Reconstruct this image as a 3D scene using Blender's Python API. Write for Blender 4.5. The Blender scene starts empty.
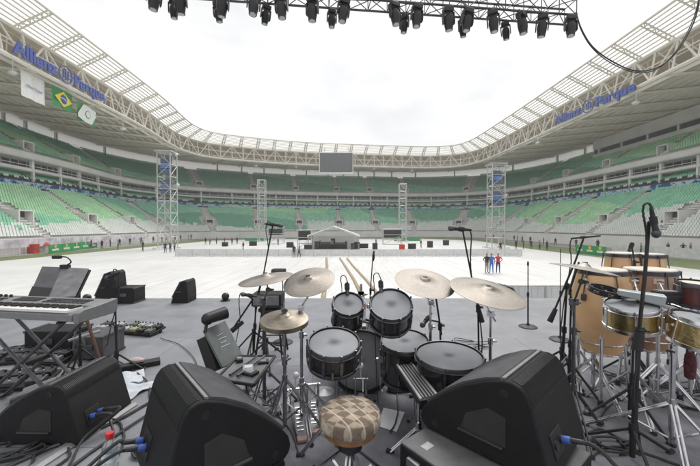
import bpy, math, random
from mathutils import Vector, Matrix
random.seed(7)
scn = bpy.context.scene
C = scn.collection
R = math.radians
PI = math.pi

# ------------------------------------------------------------------ camera
CAM_Z = 1.65
PITCH = math.atan(6/330)
cam_d = bpy.data.cameras.new('camera'); cam_d.sensor_width = 36; cam_d.lens = 36*330/700
cam_d.clip_start = 0.05; cam_d.clip_end = 6000
cam = bpy.data.objects.new('camera', cam_d); C.objects.link(cam)
cam.location = (0, 0, CAM_Z); cam.rotation_euler = (PI/2 - PITCH, 0, 0)
scn.camera = cam

# ------------------------------------------------------------------ light
SUN_EL, SUN_AZ = 58, 25           # sun ahead of the stage, slightly right, behind thin cloud
world = bpy.data.worlds.new('World'); scn.world = world; world.use_nodes = True
wt = world.node_tree; wt.nodes.clear()
def wn(t, **k):
    n = wt.nodes.new(t)
    for a, b in k.items(): setattr(n, a, b)
    return n
sky = wn('ShaderNodeTexSky', sky_type='NISHITA', sun_disc=False, sun_elevation=R(SUN_EL), sun_rotation=R(SUN_AZ), altitude=700)
hs = wn('ShaderNodeHueSaturation'); hs.inputs['Saturation'].default_value = 0.12
tc = wn('ShaderNodeTexCoord')
mp = wn('ShaderNodeMapping'); mp.inputs['Scale'].default_value = (1.2, 1.2, 3.2); mp.inputs['Location'].default_value = (2.3, .4, 1.1)
nz = wn('ShaderNodeTexNoise'); nz.inputs['Scale'].default_value = 1.7; nz.inputs['Detail'].default_value = 6; nz.inputs['Roughness'].default_value = .55
rp = wn('ShaderNodeValToRGB')
rp.color_ramp.elements[0].position = .33; rp.color_ramp.elements[0].color = (.80, .805, .82, 1)
rp.color_ramp.elements[1].position = .50; rp.color_ramp.elements[1].color = (.985, .985, .985, 1)
mul = wn('ShaderNodeVectorMath', operation='SCALE'); mul.inputs['Scale'].default_value = 5.0
mx = wn('ShaderNodeMixRGB'); mx.inputs['Fac'].default_value = .86
bg = wn('ShaderNodeBackground'); bg.inputs['Strength'].default_value = 0.1
wo = wn('ShaderNodeOutputWorld')
L = wt.links.new
L(sky.outputs['Color'], hs.inputs['Color']); L(tc.outputs['Generated'], mp.inputs['Vector']); L(mp.outputs['Vector'], nz.inputs['Vector'])
L(nz.outputs['Fac'], rp.inputs['Fac']); L(rp.outputs['Color'], mul.inputs[0]); L(hs.outputs['Color'], mx.inputs['Color1'])
L(mul.outputs['Vector'], mx.inputs['Color2']); L(mx.outputs['Color'], bg.inputs['Color']); L(bg.outputs['Background'], wo.inputs['Surface'])
sd = bpy.data.lights.new('sun', 'SUN'); sd.energy = 1.4; sd.angle = R(40); sd.color = (1, .975, .94)
so = bpy.data.objects.new('sun', sd); C.objects.link(so)
el, az = R(SUN_EL), R(SUN_AZ)
sdir = Vector((math.sin(az)*math.cos(el), math.cos(az)*math.cos(el), math.sin(el)))
so.rotation_euler = (-sdir).to_track_quat('-Z', 'Y').to_euler(); so.location = (20, 40, 60)
scn.view_settings.view_transform = 'Standard'; scn.view_settings.look = 'None'
scn.view_settings.exposure = 1.1; scn.view_settings.gamma = 1
scn.view_settings.use_curve_mapping = False
scn.cycles.max_bounces = 8; scn.cycles.diffuse_bounces = 4

# ------------------------------------------------------------------ materials
def mat(name, col, rough=.6, metal=0, var=.12, scale=8, bump=0, bscale=60, col2=None, coords='Object', spec=.5, coat=0):
    m = bpy.data.materials.new(name); m.use_nodes = True
    nt = m.node_tree; b = nt.nodes['Principled BSDF']
    b.inputs['Roughness'].default_value = rough; b.inputs['Metallic'].default_value = metal
    b.inputs['Specular IOR Level'].default_value = spec
    if coat: b.inputs['Coat Weight'].default_value = coat; b.inputs['Coat Roughness'].default_value = .15
    t = nt.nodes.new('ShaderNodeTexCoord')
    n = nt.nodes.new('ShaderNodeTexNoise'); n.inputs['Scale'].default_value = scale; n.inputs['Detail'].default_value = 5
    r = nt.nodes.new('ShaderNodeValToRGB')
    r.color_ramp.elements[0].position = .3; r.color_ramp.elements[1].position = .7
    a = tuple(max(0, c*(1-var)) for c in col); z = tuple(min(1, c*(1+var)) for c in (col2 or col))
    r.color_ramp.elements[0].color = (*a, 1); r.color_ramp.elements[1].color = (*z, 1)
    nt.links.new(t.outputs[coords], n.inputs['Vector']); nt.links.new(n.outputs['Fac'], r.inputs['Fac'])
    nt.links.new(r.outputs['Color'], b.inputs['Base Color'])
    rr = nt.nodes.new('ShaderNodeMapRange'); rr.inputs['To Min'].default_value = max(.03, rough-.1); rr.inputs['To Max'].default_value = min(1, rough+.1)
    nt.links.new(n.outputs['Fac'], rr.inputs['Value']); nt.links.new(rr.outputs['Result'], b.inputs['Roughness'])
    if bump:
        n2 = nt.nodes.new('ShaderNodeTexNoise'); n2.inputs['Scale'].default_value = bscale; n2.inputs['Detail'].default_value = 3
        bp = nt.nodes.new('ShaderNodeBump'); bp.inputs['Strength'].default_value = bump; bp.inputs['Distance'].default_value = .01
        nt.links.new(t.outputs[coords], n2.inputs['Vector']); nt.links.new(n2.outputs['Fac'], bp.inputs['Height'])
        nt.links.new(bp.outputs['Normal'], b.inputs['Normal'])
    return m
def nodes(m): return m.node_tree, m.node_tree.nodes['Principled BSDF']

M = {}
M['black'] = mat('black_paint', (.013,.013,.0145), .55, var=.25, scale=12)
M['plastic'] = mat('black_plastic', (.017,.017,.019), .42, var=.2, scale=20)
M['cab'] = mat('cabinet_coating', (.0085,.0085,.010), .6, var=.3, scale=6, bump=.45, bscale=220, spec=.35)
M['grille'] = mat('speaker_grille', (.09,.09,.10), .5, var=.2, scale=10, bump=.9, bscale=300, spec=.45)
M['shell'] = mat('drum_shell', (.022,.021,.022), .18, var=.4, scale=14, coat=.5)
M['lugmetal'] = mat('lug_metal', (.16,.16,.17), .35, .8, var=.2, scale=15)
M['board'] = mat('pedal_board', (.13,.13,.135), .45, .5, var=.25, scale=20)
M['chrome'] = mat('chrome', (.62,.62,.64), .22, 1, var=.15, scale=18)
M['steel'] = mat('brushed_steel', (.34,.34,.36), .42, 1, var=.2, scale=25)
M['alu'] = mat('aluminium', (.36,.36,.37), .5, .6, var=.2, scale=9)
M['darkmetal'] = mat('dark_metal', (.10,.10,.11), .4, .7, var=.3, scale=15)
M['rubber'] = mat('rubber', (.03,.03,.03), .85, var=.2)
M['cable'] = mat('cable_rubber', (.028,.028,.03), .6, var=.2)
M['white'] = mat('white_paint', (.74,.74,.73), .5, var=.06, scale=3)
M['paper'] = mat('paper', (.72,.74,.78), .8, var=.1, scale=5)
M['redcap'] = mat('red_plastic', (.55,.03,.03), .4)
M['blue'] = mat('blue_plastic', (.04,.10,.38), .4)
M['bluesign'] = mat('blue_letters', (.045,.085,.36), .45)
M['wood'] = mat('conga_wood', (.70,.43,.22), .35, var=.15, scale=4, coat=.3)
M['wood_red'] = mat('conga_wood_red', (.34,.19,.12), .38, var=.2, scale=4, coat=.3)
M['maroon'] = mat('maroon_shell', (.12,.03,.03), .35, var=.25, scale=6, coat=.3)
M['brownwood'] = mat('brown_wood', (.22,.11,.05), .5, var=.3, scale=14)
M['skin_head'] = mat('conga_hide', (.60,.55,.47), .7, var=.15, scale=9)
M['brass'] = mat('brass_shell', (.60,.46,.22), .3, 1, var=.2, scale=10, bump=.25, bscale=40)
M['key_w'] = mat('ivory_keys', (.75,.75,.72), .35, var=.04)
M['silverplast'] = mat('silver_plastic', (.19,.195,.20), .45, .1, var=.1, scale=16)
M['screen'] = mat('dark_screen', (.02,.025,.03), .12, var=.2)
M['pinkplate'] = mat('pedal_pad', (.38,.24,.23), .5, var=.2, scale=20)
M['cloth_dark'] = mat('dark_cloth', (.05,.045,.05), .95, var=.3, scale=10)
M['towel'] = mat('white_towel', (.50,.53,.58), .95, var=.1, scale=25, bump=.5, bscale=80)
M['tan'] = mat('tan_ramp', (.30,.24,.155), .7, var=.25, scale=3)
M['green'] = mat('green_board', (.03,.30,.10), .5, var=.2, scale=1)
M['orange'] = mat('orange_paint', (.55,.1,.05), .5)
# cymbal bronze with lathe rings
def cymbal_mat(name, col):
    m = mat(name, col, .36, .92, var=.08, scale=5)
    nt, b = nodes(m)
    w = nt.nodes.new('ShaderNodeTexWave'); w.wave_type = 'RINGS'; w.rings_direction = 'Z'; w.inputs['Scale'].default_value = 60; w.inputs['Distortion'].default_value = .3
    t = [n for n in nt.nodes if n.type == 'TEX_COORD'][0]
    bp = nt.nodes.new('ShaderNodeBump'); bp.inputs['Strength'].default_value = .35; bp.inputs['Distance'].default_value = .002
    nt.links.new(t.outputs['Object'], w.inputs['Vector']); nt.links.new(w.outputs['Fac'], bp.inputs['Height']); nt.links.new(bp.outputs['Normal'], b.inputs['Normal'])
    # lathe bands and stick marks in the metal's own tone
    r0 = [n for n in nt.nodes if n.type == 'VALTORGB'][0]
    ln = nt.nodes.new('ShaderNodeVectorMath'); ln.operation = 'LENGTH'; nt.links.new(t.outputs['Object'], ln.inputs[0])
    n1 = nt.nodes.new('ShaderNodeTexNoise'); n1.noise_dimensions = '1D'; n1.inputs['Scale'].default_value = 140; n1.inputs['Detail'].default_value = 3; nt.links.new(ln.outputs['Value'], n1.inputs['W'])
    n2 = nt.nodes.new('ShaderNodeTexNoise'); n2.inputs['Scale'].default_value = 60; n2.inputs['Detail'].default_value = 6; n2.inputs['Roughness'].default_value = .7; nt.links.new(t.outputs['Object'], n2.inputs['Vector'])
    av = nt.nodes.new('ShaderNodeMath'); av.operation = 'ADD'; nt.links.new(n1.outputs['Fac'], av.inputs[0]); nt.links.new(n2.outputs['Fac'], av.inputs[1])
    mr = nt.nodes.new('ShaderNodeMapRange'); mr.inputs['From Min'].default_value = .7; mr.inputs['From Max'].default_value = 1.3; mr.inputs['To Min'].default_value = .74; mr.inputs['To Max'].default_value = 1.2; nt.links.new(av.outputs['Value'], mr.inputs['Value'])
    vm = nt.nodes.new('ShaderNodeVectorMath'); vm.operation = 'SCALE'; nt.links.new(r0.outputs['Color'], vm.inputs[0]); nt.links.new(mr.outputs['Result'], vm.inputs['Scale']); nt.links.new(vm.outputs['Vector'], b.inputs['Base Color'])
    tg = nt.nodes.new('ShaderNodeTangent'); tg.direction_type = 'RADIAL'; tg.axis = 'Z'; nt.links.new(tg.outputs['Tangent'], b.inputs['Tangent']); b.inputs['Anisotropic'].default_value = .75
    return m
M['cymbal'] = cymbal_mat('cymbal_bronze', (.275,.25,.222))
M['cymbal2'] = cymbal_mat('hihat_bronze', (.50,.44,.365))
# coated drum head with a worn smudge at the middle
def head_mat(name, col, dark):
    m = mat(name, col, .85, var=.09, scale=7, spec=.2)
    nt, b = nodes(m)
    t = [n for n in nt.nodes if n.type == 'TEX_COORD'][0]
    r0 = [n for n in nt.nodes if n.type == 'VALTORGB'][0]
    n = nt.nodes.new('ShaderNodeTexNoise'); n.inputs['Scale'].default_value = 9
    mv = nt.nodes.new('ShaderNodeVectorMath'); mv.operation = 'LENGTH'
    ad = nt.nodes.new('ShaderNodeMath'); ad.operation = 'MULTIPLY_ADD'; ad.inputs[1].default_value = .05
    rp = nt.nodes.new('ShaderNodeMapRange'); rp.inputs['From Min'].default_value = .025; rp.inputs['From Max'].default_value = .095
    rp.inputs['To Min'].default_value = .85; rp.inputs['To Max'].default_value = 0; rp.interpolation_type = 'SMOOTHSTEP'
    mxx = nt.nodes.new('ShaderNodeMixRGB'); mxx.inputs['Color2'].default_value = (*dark, 1)
    nt.links.new(t.outputs['Object'], n.inputs['Vector']); nt.links.new(t.outputs['Object'], mv.inputs[0])
    nt.links.new(n.outputs['Fac'], ad.inputs[0]); nt.links.new(mv.outputs['Value'], ad.inputs[2])
    nt.links.new(ad.outputs['Value'], rp.inputs['Value']); nt.links.new(rp.outputs['Result'], mxx.inputs['Fac'])
    nt.links.new(r0.outputs['Color'], mxx.inputs['Color1']); nt.links.new(mxx.outputs['Color'], b.inputs['Base Color'])
    return m
M['head'] = head_mat('coated_head', (.285,.295,.315), (.095,.10,.10))
M['kickhead'] = head_mat('dark_kick_head', (.27,.27,.28), (.16,.16,.16))

# ------------------------------------------------------------------ geometry helpers
def ray(x, y):
    u, v = (x-350)/330, (233-y)/330
    return Vector((u, math.cos(PITCH)+v*math.sin(PITCH), -math.sin(PITCH)+v*math.cos(PITCH)))
def P(x, y, Y):
    d = ray(x, y); return Vector((0,0,CAM_Z)) + d*(Y/d.y)
def F(x, y, z=0.0):
    d = ray(x, y); return Vector((0,0,CAM_Z)) + d*((z-CAM_Z)/d.z)
def frame(axis):
    a = Vector(axis).normalized()
    h = Vector((0,0,1)) if abs(a.z) < .95 else Vector((1,0,0))
    u = h.cross(a).normalized(); return u, a.cross(u).normalized(), a

class MB:
    def __init__(s): s.v=[]; s.f=[]; s.m=[]; s.T=None
    def add(s, vs, fs, mi=0):
        k = len(s.v)
        s.v += [tuple(s.T @ Vector(p)) if s.T else tuple(p) for p in vs]
        s.f += [tuple(i+k for i in f) for f in fs]; s.m += [mi]*len(fs); return s
    def box(s, c, size, rot=None, mi=0):
        c = Vector(c); hx, hy, hz = (d/2 for d in size)
        m = rot if rot is not None else Matrix.Identity(3)
        vs = [c + m @ Vector((x*hx, y*hy, z*hz)) for z in (-1,1) for y in (-1,1) for x in (-1,1)]
        return s.add(vs, [(0,2,3,1),(4,5,7,6),(0,1,5,4),(2,6,7,3),(0,4,6,2),(1,3,7,5)], mi)
    def tube(s, p, q, r, r2=None, n=8, mi=0):
        p, q = Vector(p), Vector(q); u, w, a = frame(q-p); r2 = r if r2 is None else r2
        vs = [p+(u*math.cos(2*PI*i/n)+w*math.sin(2*PI*i/n))*r for i in range(n)] + [q+(u*math.cos(2*PI*i/n)+w*math.sin(2*PI*i/n))*r2 for i in range(n)]
        fs = [(i,(i+1)%n,n+(i+1)%n,n+i) for i in range(n)] + [tuple(range(n-1,-1,-1)), tuple(range(n,2*n))]
        return s.add(vs, fs, mi)
    def path(s, pts, r, n=6, mi=0, closed=False):
        pts = [Vector(p) for p in pts]; N = len(pts); vs = []; u = None
        for i, p in enumerate(pts):
            if closed: a = pts[(i+1)%N]-pts[i-1]
            else: a = pts[min(i+1,N-1)]-pts[max(i-1,0)]
            a = a.normalized()
            if u is None: u = frame(a)[0]
            u = (u - a*u.dot(a)).normalized(); w = a.cross(u)
            vs += [p+(u*math.cos(2*PI*k/n)+w*math.sin(2*PI*k/n))*r for k in range(n)]
        fs = [(i*n+k, i*n+(k+1)%n, ((i+1)%N)*n+(k+1)%n, ((i+1)%N)*n+k) for i in range(N if closed else N-1) for k in range(n)]
        if not closed: fs += [tuple(range(n-1,-1,-1)), tuple(range((N-1)*n, N*n))]
        return s.add(vs, fs, mi)
    def lathe(s, prof, c=(0,0,0), axis=(0,0,1), n=28, mi=0, capb=True, capt=True):
        c = Vector(c); u, w, a = frame(axis); vs = []
        for r, h in prof:
            vs += [c+a*h+(u*math.cos(2*PI*k/n)+w*math.sin(2*PI*k/n))*r for k in range(n)]
        fs = [(i*n+k, i*n+(k+1)%n, (i+1)*n+(k+1)%n, (i+1)*n+k) for i in range(len(prof)-1) for k in range(n)]
        if capb: fs.append(tuple(range(n-1,-1,-1)))
        if capt: fs.append(tuple(range((len(prof)-1)*n, len(prof)*n)))
        return s.add(vs, fs, mi)
    def sphere(s, c, r, sc=(1,1,1), n=12, mi=0):
        c = Vector(c); vs = []; k = n//2
        for i in range(1, k):
            t = PI*i/k
            vs += [c+Vector((r*sc[0]*math.sin(t)*math.cos(2*PI*j/n), r*sc[1]*math.sin(t)*math.sin(2*PI*j/n), r*sc[2]*math.cos(t))) for j in range(n)]
        fs = [((i)*n+j, (i+1)*n+j, (i+1)*n+(j+1)%n, i*n+(j+1)%n) for i in range(k-2) for j in range(n)]
        vs += [c+Vector((0,0,r*sc[2])), c-Vector((0,0,r*sc[2]))]; t0 = len(vs)-2
        fs += [(t0, j, (j+1)%n) for j in range(n)] + [(t0+1, (k-2)*n+(j+1)%n, (k-2)*n+j) for j in range(n)]
        return s.add(vs, fs, mi)
    def prism(s, prof, o, ex, ey, ez, l0, l1, mi=0, caps=True):
        """2-D outline prof in the plane (ex, ey), swept along ez from l0 to l1"""
        o, ex, ey, ez = Vector(o), Vector(ex), Vector(ey), Vector(ez); n = len(prof)
        vs = [o+ex*a+ey*b+ez*l0 for a, b in prof] + [o+ex*a+ey*b+ez*l1 for a, b in prof]
        fs = [(i,(i+1)%n,n+(i+1)%n,n+i) for i in range(n)]
        if caps: fs += [tuple(range(n-1,-1,-1)), tuple(range(n,2*n))]
        return s.add(vs, fs, mi)
    def build(s, name, mats, parent=None, smooth=True, angle=38, bevel=0, origin=None):
        me = bpy.data.meshes.new(name)
        o = bpy.data.objects.new(name, me); C.objects.link(o)
        if not isinstance(mats, (list, tuple)): mats = [mats]
        off = Vector((0,0,0))
        if parent is not None:
            r = parent
            while r.parent: r = r.parent
            off = Vector(r.location)
            o.parent = parent
            po = parent.get('_org')
            org = Vector(origin) if origin is not None else None
            if org is not None:
                base = off + (Vector(po) if po else Vector((0,0,0)))
                o.location = org - base; o['_org'] = tuple(org-off); off = org
            elif po: 
                off = off + Vector(po); o['_org'] = tuple(po)
        else:
            if origin is None:
                xs, ys, zs = zip(*s.v)
                off = Vector(((min(xs)+max(xs))/2, (min(ys)+max(ys))/2, min(zs)))
            else: off = Vector(origin)
            o.location = off
        ox, oy, oz = off
        me.from_pydata([(a-ox, b-oy, c-oz) for a, b, c in s.v], [], s.f)
        for m in mats: me.materials.append(m)
        if any(s.m): me.polygons.foreach_set('material_index', s.m)
        if smooth:
            me.polygons.foreach_set('use_smooth', [True]*len(me.polygons)); me.set_sharp_from_angle(angle=R(angle))
        me.update()
        if bevel:
            b = o.modifiers.new('bevel', 'BEVEL'); b.width = bevel; b.segments = 2; b.limit_method = 'ANGLE'
        return o
def tag(o, label=None, cat=None, group=None, kind=None):
    if label: o['label'] = label
    if cat: o['category'] = cat
    if group: o['group'] = group
    if kind: o['kind'] = kind
    return o
def thing(name, loc, label, cat, group=None, rz=0):
    o = bpy.data.objects.new(name, None); C.objects.link(o); o.location = loc; o.rotation_euler = (0,0,rz); o.empty_display_size = .2
    return tag(o, label, cat, group)
CH = {}
def dup(root, loc=None, rz=None, label=None, group=None, scale=None, rot=None):
    """copy of a thing with copies of its parts and sub-parts"""
    def cp(o, par):
        c = o.copy(); C.objects.link(c)
        if par is not None: c.parent = par
        for ch in [k for k in o.children]: cp(ch, c)
        return c
    r = cp(root, None)
    if loc is not None: r.location = loc
    if rz is not None: r.rotation_euler = (0,0,rz)
    if rot is not None: r.rotation_euler = rot
    if scale is not None: r.scale = scale if not isinstance(scale, (int,float)) else (scale,)*3
    if label: r['label'] = label
    if group: r['group'] = group
    return r
def axes_rot(ex, ey, ez):
    return Matrix((ex, ey, ez)).transposed()

# ================================================================== SETTING
FZ = -2.45
def structure(o): o['kind'] = 'structure'; return o
def sheet(name, poly, z, m):
    b = MB(); b.add([(x, y, z) for x, y in poly], [tuple(range(len(poly)))])
    return structure(b.build(name, m, smooth=False))
M['soil'] = mat('ground_concrete', (.30,.30,.29), .9, var=.15, scale=.4)
M['grass'] = mat('pitch_grass', (.14,.175,.075), .95, var=.3, scale=1.5, bump=.6, bscale=30)
sheet('ground', [(-2000,-2000),(2000,-2000),(2000,2000),(-2000,2000)], FZ-.01, M['soil'])
sheet('pitch_grass', [(-47,-12),(43,-12),(43,112),(30,124),(-30,119),(-48,106)], FZ, M['grass'])
# white plastic flooring over the pitch, with panel joints
mw = mat('white_flooring', (.66,.66,.655), .5, var=.07, scale=.12)
nt, b = nodes(mw)
t = [n for n in nt.nodes if n.type == 'TEX_COORD'][0]; r0 = [n for n in nt.nodes if n.type == 'VALTORGB'][0]
br = nt.nodes.new('ShaderNodeTexBrick'); br.inputs['Scale'].default_value = .45; br.inputs['Mortar Size'].default_value = .006; br.offset = 0
br.inputs['Color1'].default_value = (1,1,1,1); br.inputs['Color2'].default_value = (.93,.93,.925,1); br.inputs['Mortar'].default_value = (.62,.62,.61,1)
mm = nt.nodes.new('ShaderNodeMixRGB'); mm.blend_type = 'MULTIPLY'; mm.inputs['Fac'].default_value = 1
nt.links.new(t.outputs['Object'], br.inputs['Vector']); nt.links.new(r0.outputs['Color'], mm.inputs['Color1']); nt.links.new(br.outputs['Color'], mm.inputs['Color2'])
# tyre tracks and dirt trodden across the panels
mpt = nt.nodes.new('ShaderNodeMapping'); mpt.inputs['Scale'].default_value = (.5,.035,1); mpt.inputs['Rotation'].default_value = (0,0,R(8))
ntr = nt.nodes.new('ShaderNodeTexNoise'); ntr.inputs['Scale'].default_value = 3; ntr.inputs['Detail'].default_value = 7; ntr.inputs['Roughness'].default_value = .65
rtr = nt.nodes.new('ShaderNodeValToRGB'); rtr.color_ramp.elements[0].position = .36; rtr.color_ramp.elements[0].color = (.88,.875,.865,1); rtr.color_ramp.elements[1].position = .5; rtr.color_ramp.elements[1].color = (1,1,1,1)
mtr = nt.nodes.new('ShaderNodeMixRGB'); mtr.blend_type = 'MULTIPLY'; mtr.inputs['Fac'].default_value = 1
nt.links.new(t.outputs['Object'], mpt.inputs['Vector']); nt.links.new(mpt.outputs['Vector'], ntr.inputs['Vector']); nt.links.new(ntr.outputs['Fac'], rtr.inputs['Fac'])
nt.links.new(mm.outputs['Color'], mtr.inputs['Color1']); nt.links.new(rtr.outputs['Color'], mtr.inputs['Color2']); nt.links.new(mtr.outputs['Color'], b.inputs['Base Color'])
M['flooring'] = mw
sheet('white_flooring', [(-43,-8),(33.5,-8),(33.5,60),(38,100),(24,116),(-30,112),(-41.5,100),(-41.5,62)], FZ+.006, mw)

# stage: deck of dark grey panels
ms = mat('stage_deck', (.208,.214,.234), .5, var=.16, scale=2.2, bump=.3, bscale=140)
nt, b = nodes(ms)
t = [n for n in nt.nodes if n.type == 'TEX_COORD'][0]; r0 = [n for n in nt.nodes if n.type == 'VALTORGB'][0]
br = nt.nodes.new('ShaderNodeTexBrick'); br.inputs['Scale'].default_value = 1; br.inputs['Mortar Size'].default_value = .004; br.offset = 0.5
br.inputs['Brick Width'].default_value = 2.44; br.inputs['Row Height'].default_value = 1.22
br.inputs['Color1'].default_value = (1,1,1,1); br.inputs['Color2'].default_value = (.90,.90,.91,1); br.inputs['Mortar'].default_value = (.35,.35,.35,1)
mm = nt.nodes.new('ShaderNodeMixRGB'); mm.blend_type = 'MULTIPLY'; mm.inputs['Fac'].default_value = 1
# scuffs
n3 = nt.nodes.new('ShaderNodeTexNoise'); n3.inputs['Scale'].default_value = 7; n3.inputs['Detail'].default_value = 9; n3.inputs['Roughness'].default_value = .75
r3 = nt.nodes.new('ShaderNodeValToRGB'); r3.color_ramp.elements[0].position = .56; r3.color_ramp.elements[0].color = (1,1,1,1); r3.color_ramp.elements[1].position = .72; r3.color_ramp.elements[1].color = (1.5,1.5,1.5,1)
m3 = nt.nodes.new('ShaderNodeMixRGB'); m3.blend_type = 'MULTIPLY'; m3.inputs['Fac'].default_value = 1
nt.links.new(t.outputs['Object'], n3.inputs['Vector']); nt.links.new(n3.outputs['Fac'], r3.inputs['Fac'])
nt.links.new(t.outputs['Object'], br.inputs['Vector']); nt.links.new(r0.outputs['Color'], mm.inputs['Color1']); nt.links.new(br.outputs['Color'], mm.inputs['Color2'])
nt.links.new(mm.outputs['Color'], m3.inputs['Color1']); nt.links.new(r3.outputs['Color'], m3.inputs['Color2']); nt.links.new(m3.outputs['Color'], b.inputs['Base Color'])
M['deck'] = ms
SY = 7.62
bb = MB(); bb.box((0, (SY-5)/2, FZ/2), (36, SY+5, -FZ)); structure(bb.build('stage_floor', ms, smooth=False, origin=(0,0,0)))

# ================================================================== STADIUM
CTRL = [(-44.5,-40),(-46.0,-12),(-47.5,20),(-48.4,46),(-50.3,80),(-52.6,96),(-53,106),(-49.3,115),(-40,121),(-27,126.5),(-13,130.5),(1,132.5),(15,134.5),(28,136),(38,135.3),(45.2,131),(48.8,122),(49.7,108),(50.2,92),(50.3,70),(50,47),(49.6,20),(49,-12),(48.5,-40)]
def catmull(pts, n):
    out = []
    for i in range(1, len(pts)-2):
        p0, p1, p2, p3 = (Vector((*pts[i+k], 0)) for k in (-1,0,1,2))
        for k in range(n):
            t = k/n
            out.append(.5*((2*p1)+(p2-p0)*t+(2*p0-5*p1+4*p2-p3)*t*t+(3*p1-p0-3*p2+p3)*t**3))
    out.append(Vector((*pts[-2], 0))); return out
raw = catmull(CTRL, 24)
cum = [0]
for a, b_ in zip(raw, raw[1:]): cum.append(cum[-1]+(b_-a).length)
TOT = cum[-1]; NP = int(TOT)
def at_raw(s):
    import bisect
    i = min(max(bisect.bisect_right(cum, s)-1, 0), len(raw)-2)
    t = (s-cum[i])/(cum[i+1]-cum[i]); return raw[i].lerp(raw[i+1], t)
PATH = [at_raw(TOT*i/NP) for i in range(NP+1)]
nrm = []
for i in range(NP+1):
    a = PATH[min(i+4, NP)]-PATH[max(i-4, 0)]
    nrm.append(Vector((-a.y, a.x, 0)).normalized())      # path runs clockwise: the left side is outside
def pt(s, d, z):
    f = s/TOT*NP; i = min(int(f), NP-1); t = f-i
    p = PATH[i].lerp(PATH[i+1], t); n = nrm[i].lerp(nrm[i+1], t).normalized()
    return p + n*d + Vector((0,0,z))
def tangent(s):
    return (pt(min(s+.5,TOT),0,0)-pt(max(s-.5,0),0,0)).normalized()
def sweep(b, prof, s0=0, s1=None, step=1, mi=0, closed=False):
    s1 = TOT if s1 is None else s1; n = max(1, int(round((s1-s0)/step))); k = len(prof)
    vs = [pt(s0+(s1-s0)*i/n, d, z) for i in range(n+1) for d, z in prof]
    kk = k if closed else k-1
    fs = [(i*k+j, (i+1)*k+j, (i+1)*k+(j+1)%k, i*k+(j+1)%k) for i in range(n) for j in range(kk)]
    if closed: fs += [tuple(range(k)), tuple(range(n*k+k-1, n*k-1, -1))]
    b.add(vs, fs, mi)

M['concrete'] = mat('stand_concrete', (.55,.54,.52), .85, var=.12, scale=.5)
M['parapet'] = mat('white_parapet', (.80,.79,.76), .7, var=.08, scale=.3)
M['greywall'] = mat('grey_wall', (.78,.78,.77), .8, var=.12, scale=.25)
M['recess'] = mat('concourse_with_shade', (.085,.085,.085), .7, var=.3, scale=.4)  # shade of the deep box tier is put into this dark colour
M['glass'] = mat('box_glass', (.06,.075,.085), .12, var=.4, scale=.3)
M['trusswhite'] = mat('truss_paint', (.70,.665,.59), .5, var=.06, scale=.6)
M['soffit'] = mat('soffit_sheet', (.58,.53,.45), .75, var=.14, scale=.35)
M['purlin'] = mat('purlin_paint', (.82,.78,.69), .65, var=.08, scale=.4)
seat_mats = [mat('seat_dark_green', (.16,.46,.30), .45, var=.2, scale=.6), mat('seat_green', (.30,.68,.46), .45, var=.18, scale=.6),
             mat('seat_light_green', (.46,.80,.48), .45, var=.15, scale=.6), mat('seat_white', (.78,.82,.78), .45, var=.08, scale=.6), mat('seat_black', (.03,.03,.03), .45)]
mcan = bpy.data.materials.new('canopy_sheet'); mcan.use_nodes = True
nt = mcan.node_tree; nt.nodes.clear()
o_ = nt.nodes.new('ShaderNodeOutputMaterial'); mixs = nt.nodes.new('ShaderNodeMixShader'); tr = nt.nodes.new('ShaderNodeBsdfTransparent'); tl = nt.nodes.new('ShaderNodeBsdfTranslucent')
tl.inputs['Color'].default_value = (.85,.85,.83,1); nzc = nt.nodes.new('ShaderNodeTexNoise'); nzc.inputs['Scale'].default_value = .2
mrc = nt.nodes.new('ShaderNodeMapRange'); mrc.inputs['To Min'].default_value = .35; mrc.inputs['To Max'].default_value = .7
nt.links.new(nzc.outputs['Fac'], mrc.inputs['Value']); nt.links.new(mrc.outputs['Result'], mixs.inputs['Fac'])
nt.links.new(tr.outputs['BSDF'], mixs.inputs[1]); nt.links.new(tl.outputs['BSDF'], mixs.inputs[2]); nt.links.new(mixs.outputs['Shader'], o_.inputs['Surface'])

stad = thing('stadium', (0, 133, FZ), 'large football stadium bowl of green and white seats under a white truss roof', 'stadium')
AI = 15.6                                        # spacing of the aisles
S_OFF = 5.0
LB0, LBZ, LN, LD, LH = 2.2, -.55, 23, .61, .43   # lower bowl
UB0, UBZ, UN, UD, UH = 18.4, 17.2, 19, .74, .48  # upper tier
MB0, MBZ, MN, MD, MH = 17.4, 10.9, 5, .75, .36   # box tier
b = MB()
sweep(b, [(1.2, FZ), (1.2, -.05), (1.45, -.05), (1.45, LBZ)]); b.build('front_wall', M['parapet'], stad, smooth=False)
b = MB(); prof = [(1.45, LBZ)]
for i in range(LN): prof += [(LB0+i*LD, LBZ+i*LH), (LB0+i*LD, LBZ+(i+1)*LH)]
prof += [(LB0+LN*LD+1.0, LBZ+LN*LH)]
sweep(b, prof); b.build('lower_tier', M['concrete'], stad, smooth=False)
LT_D, LT_Z = LB0+LN*LD, LBZ+LN*LH
b = MB()
prof = [(UB0-.4, UBZ)]
for i in range(UN): prof += [(UB0+i*UD, UBZ+i*UH), (UB0+i*UD, UBZ+(i+1)*UH)]
prof += [(UB0+UN*UD+1.2, UBZ+UN*UH)]
sweep(b, prof); b.build('upper_tier', M['concrete'], stad, smooth=False)
UT_D, UT_Z = UB0+UN*UD+1.2, UBZ+UN*UH
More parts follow.
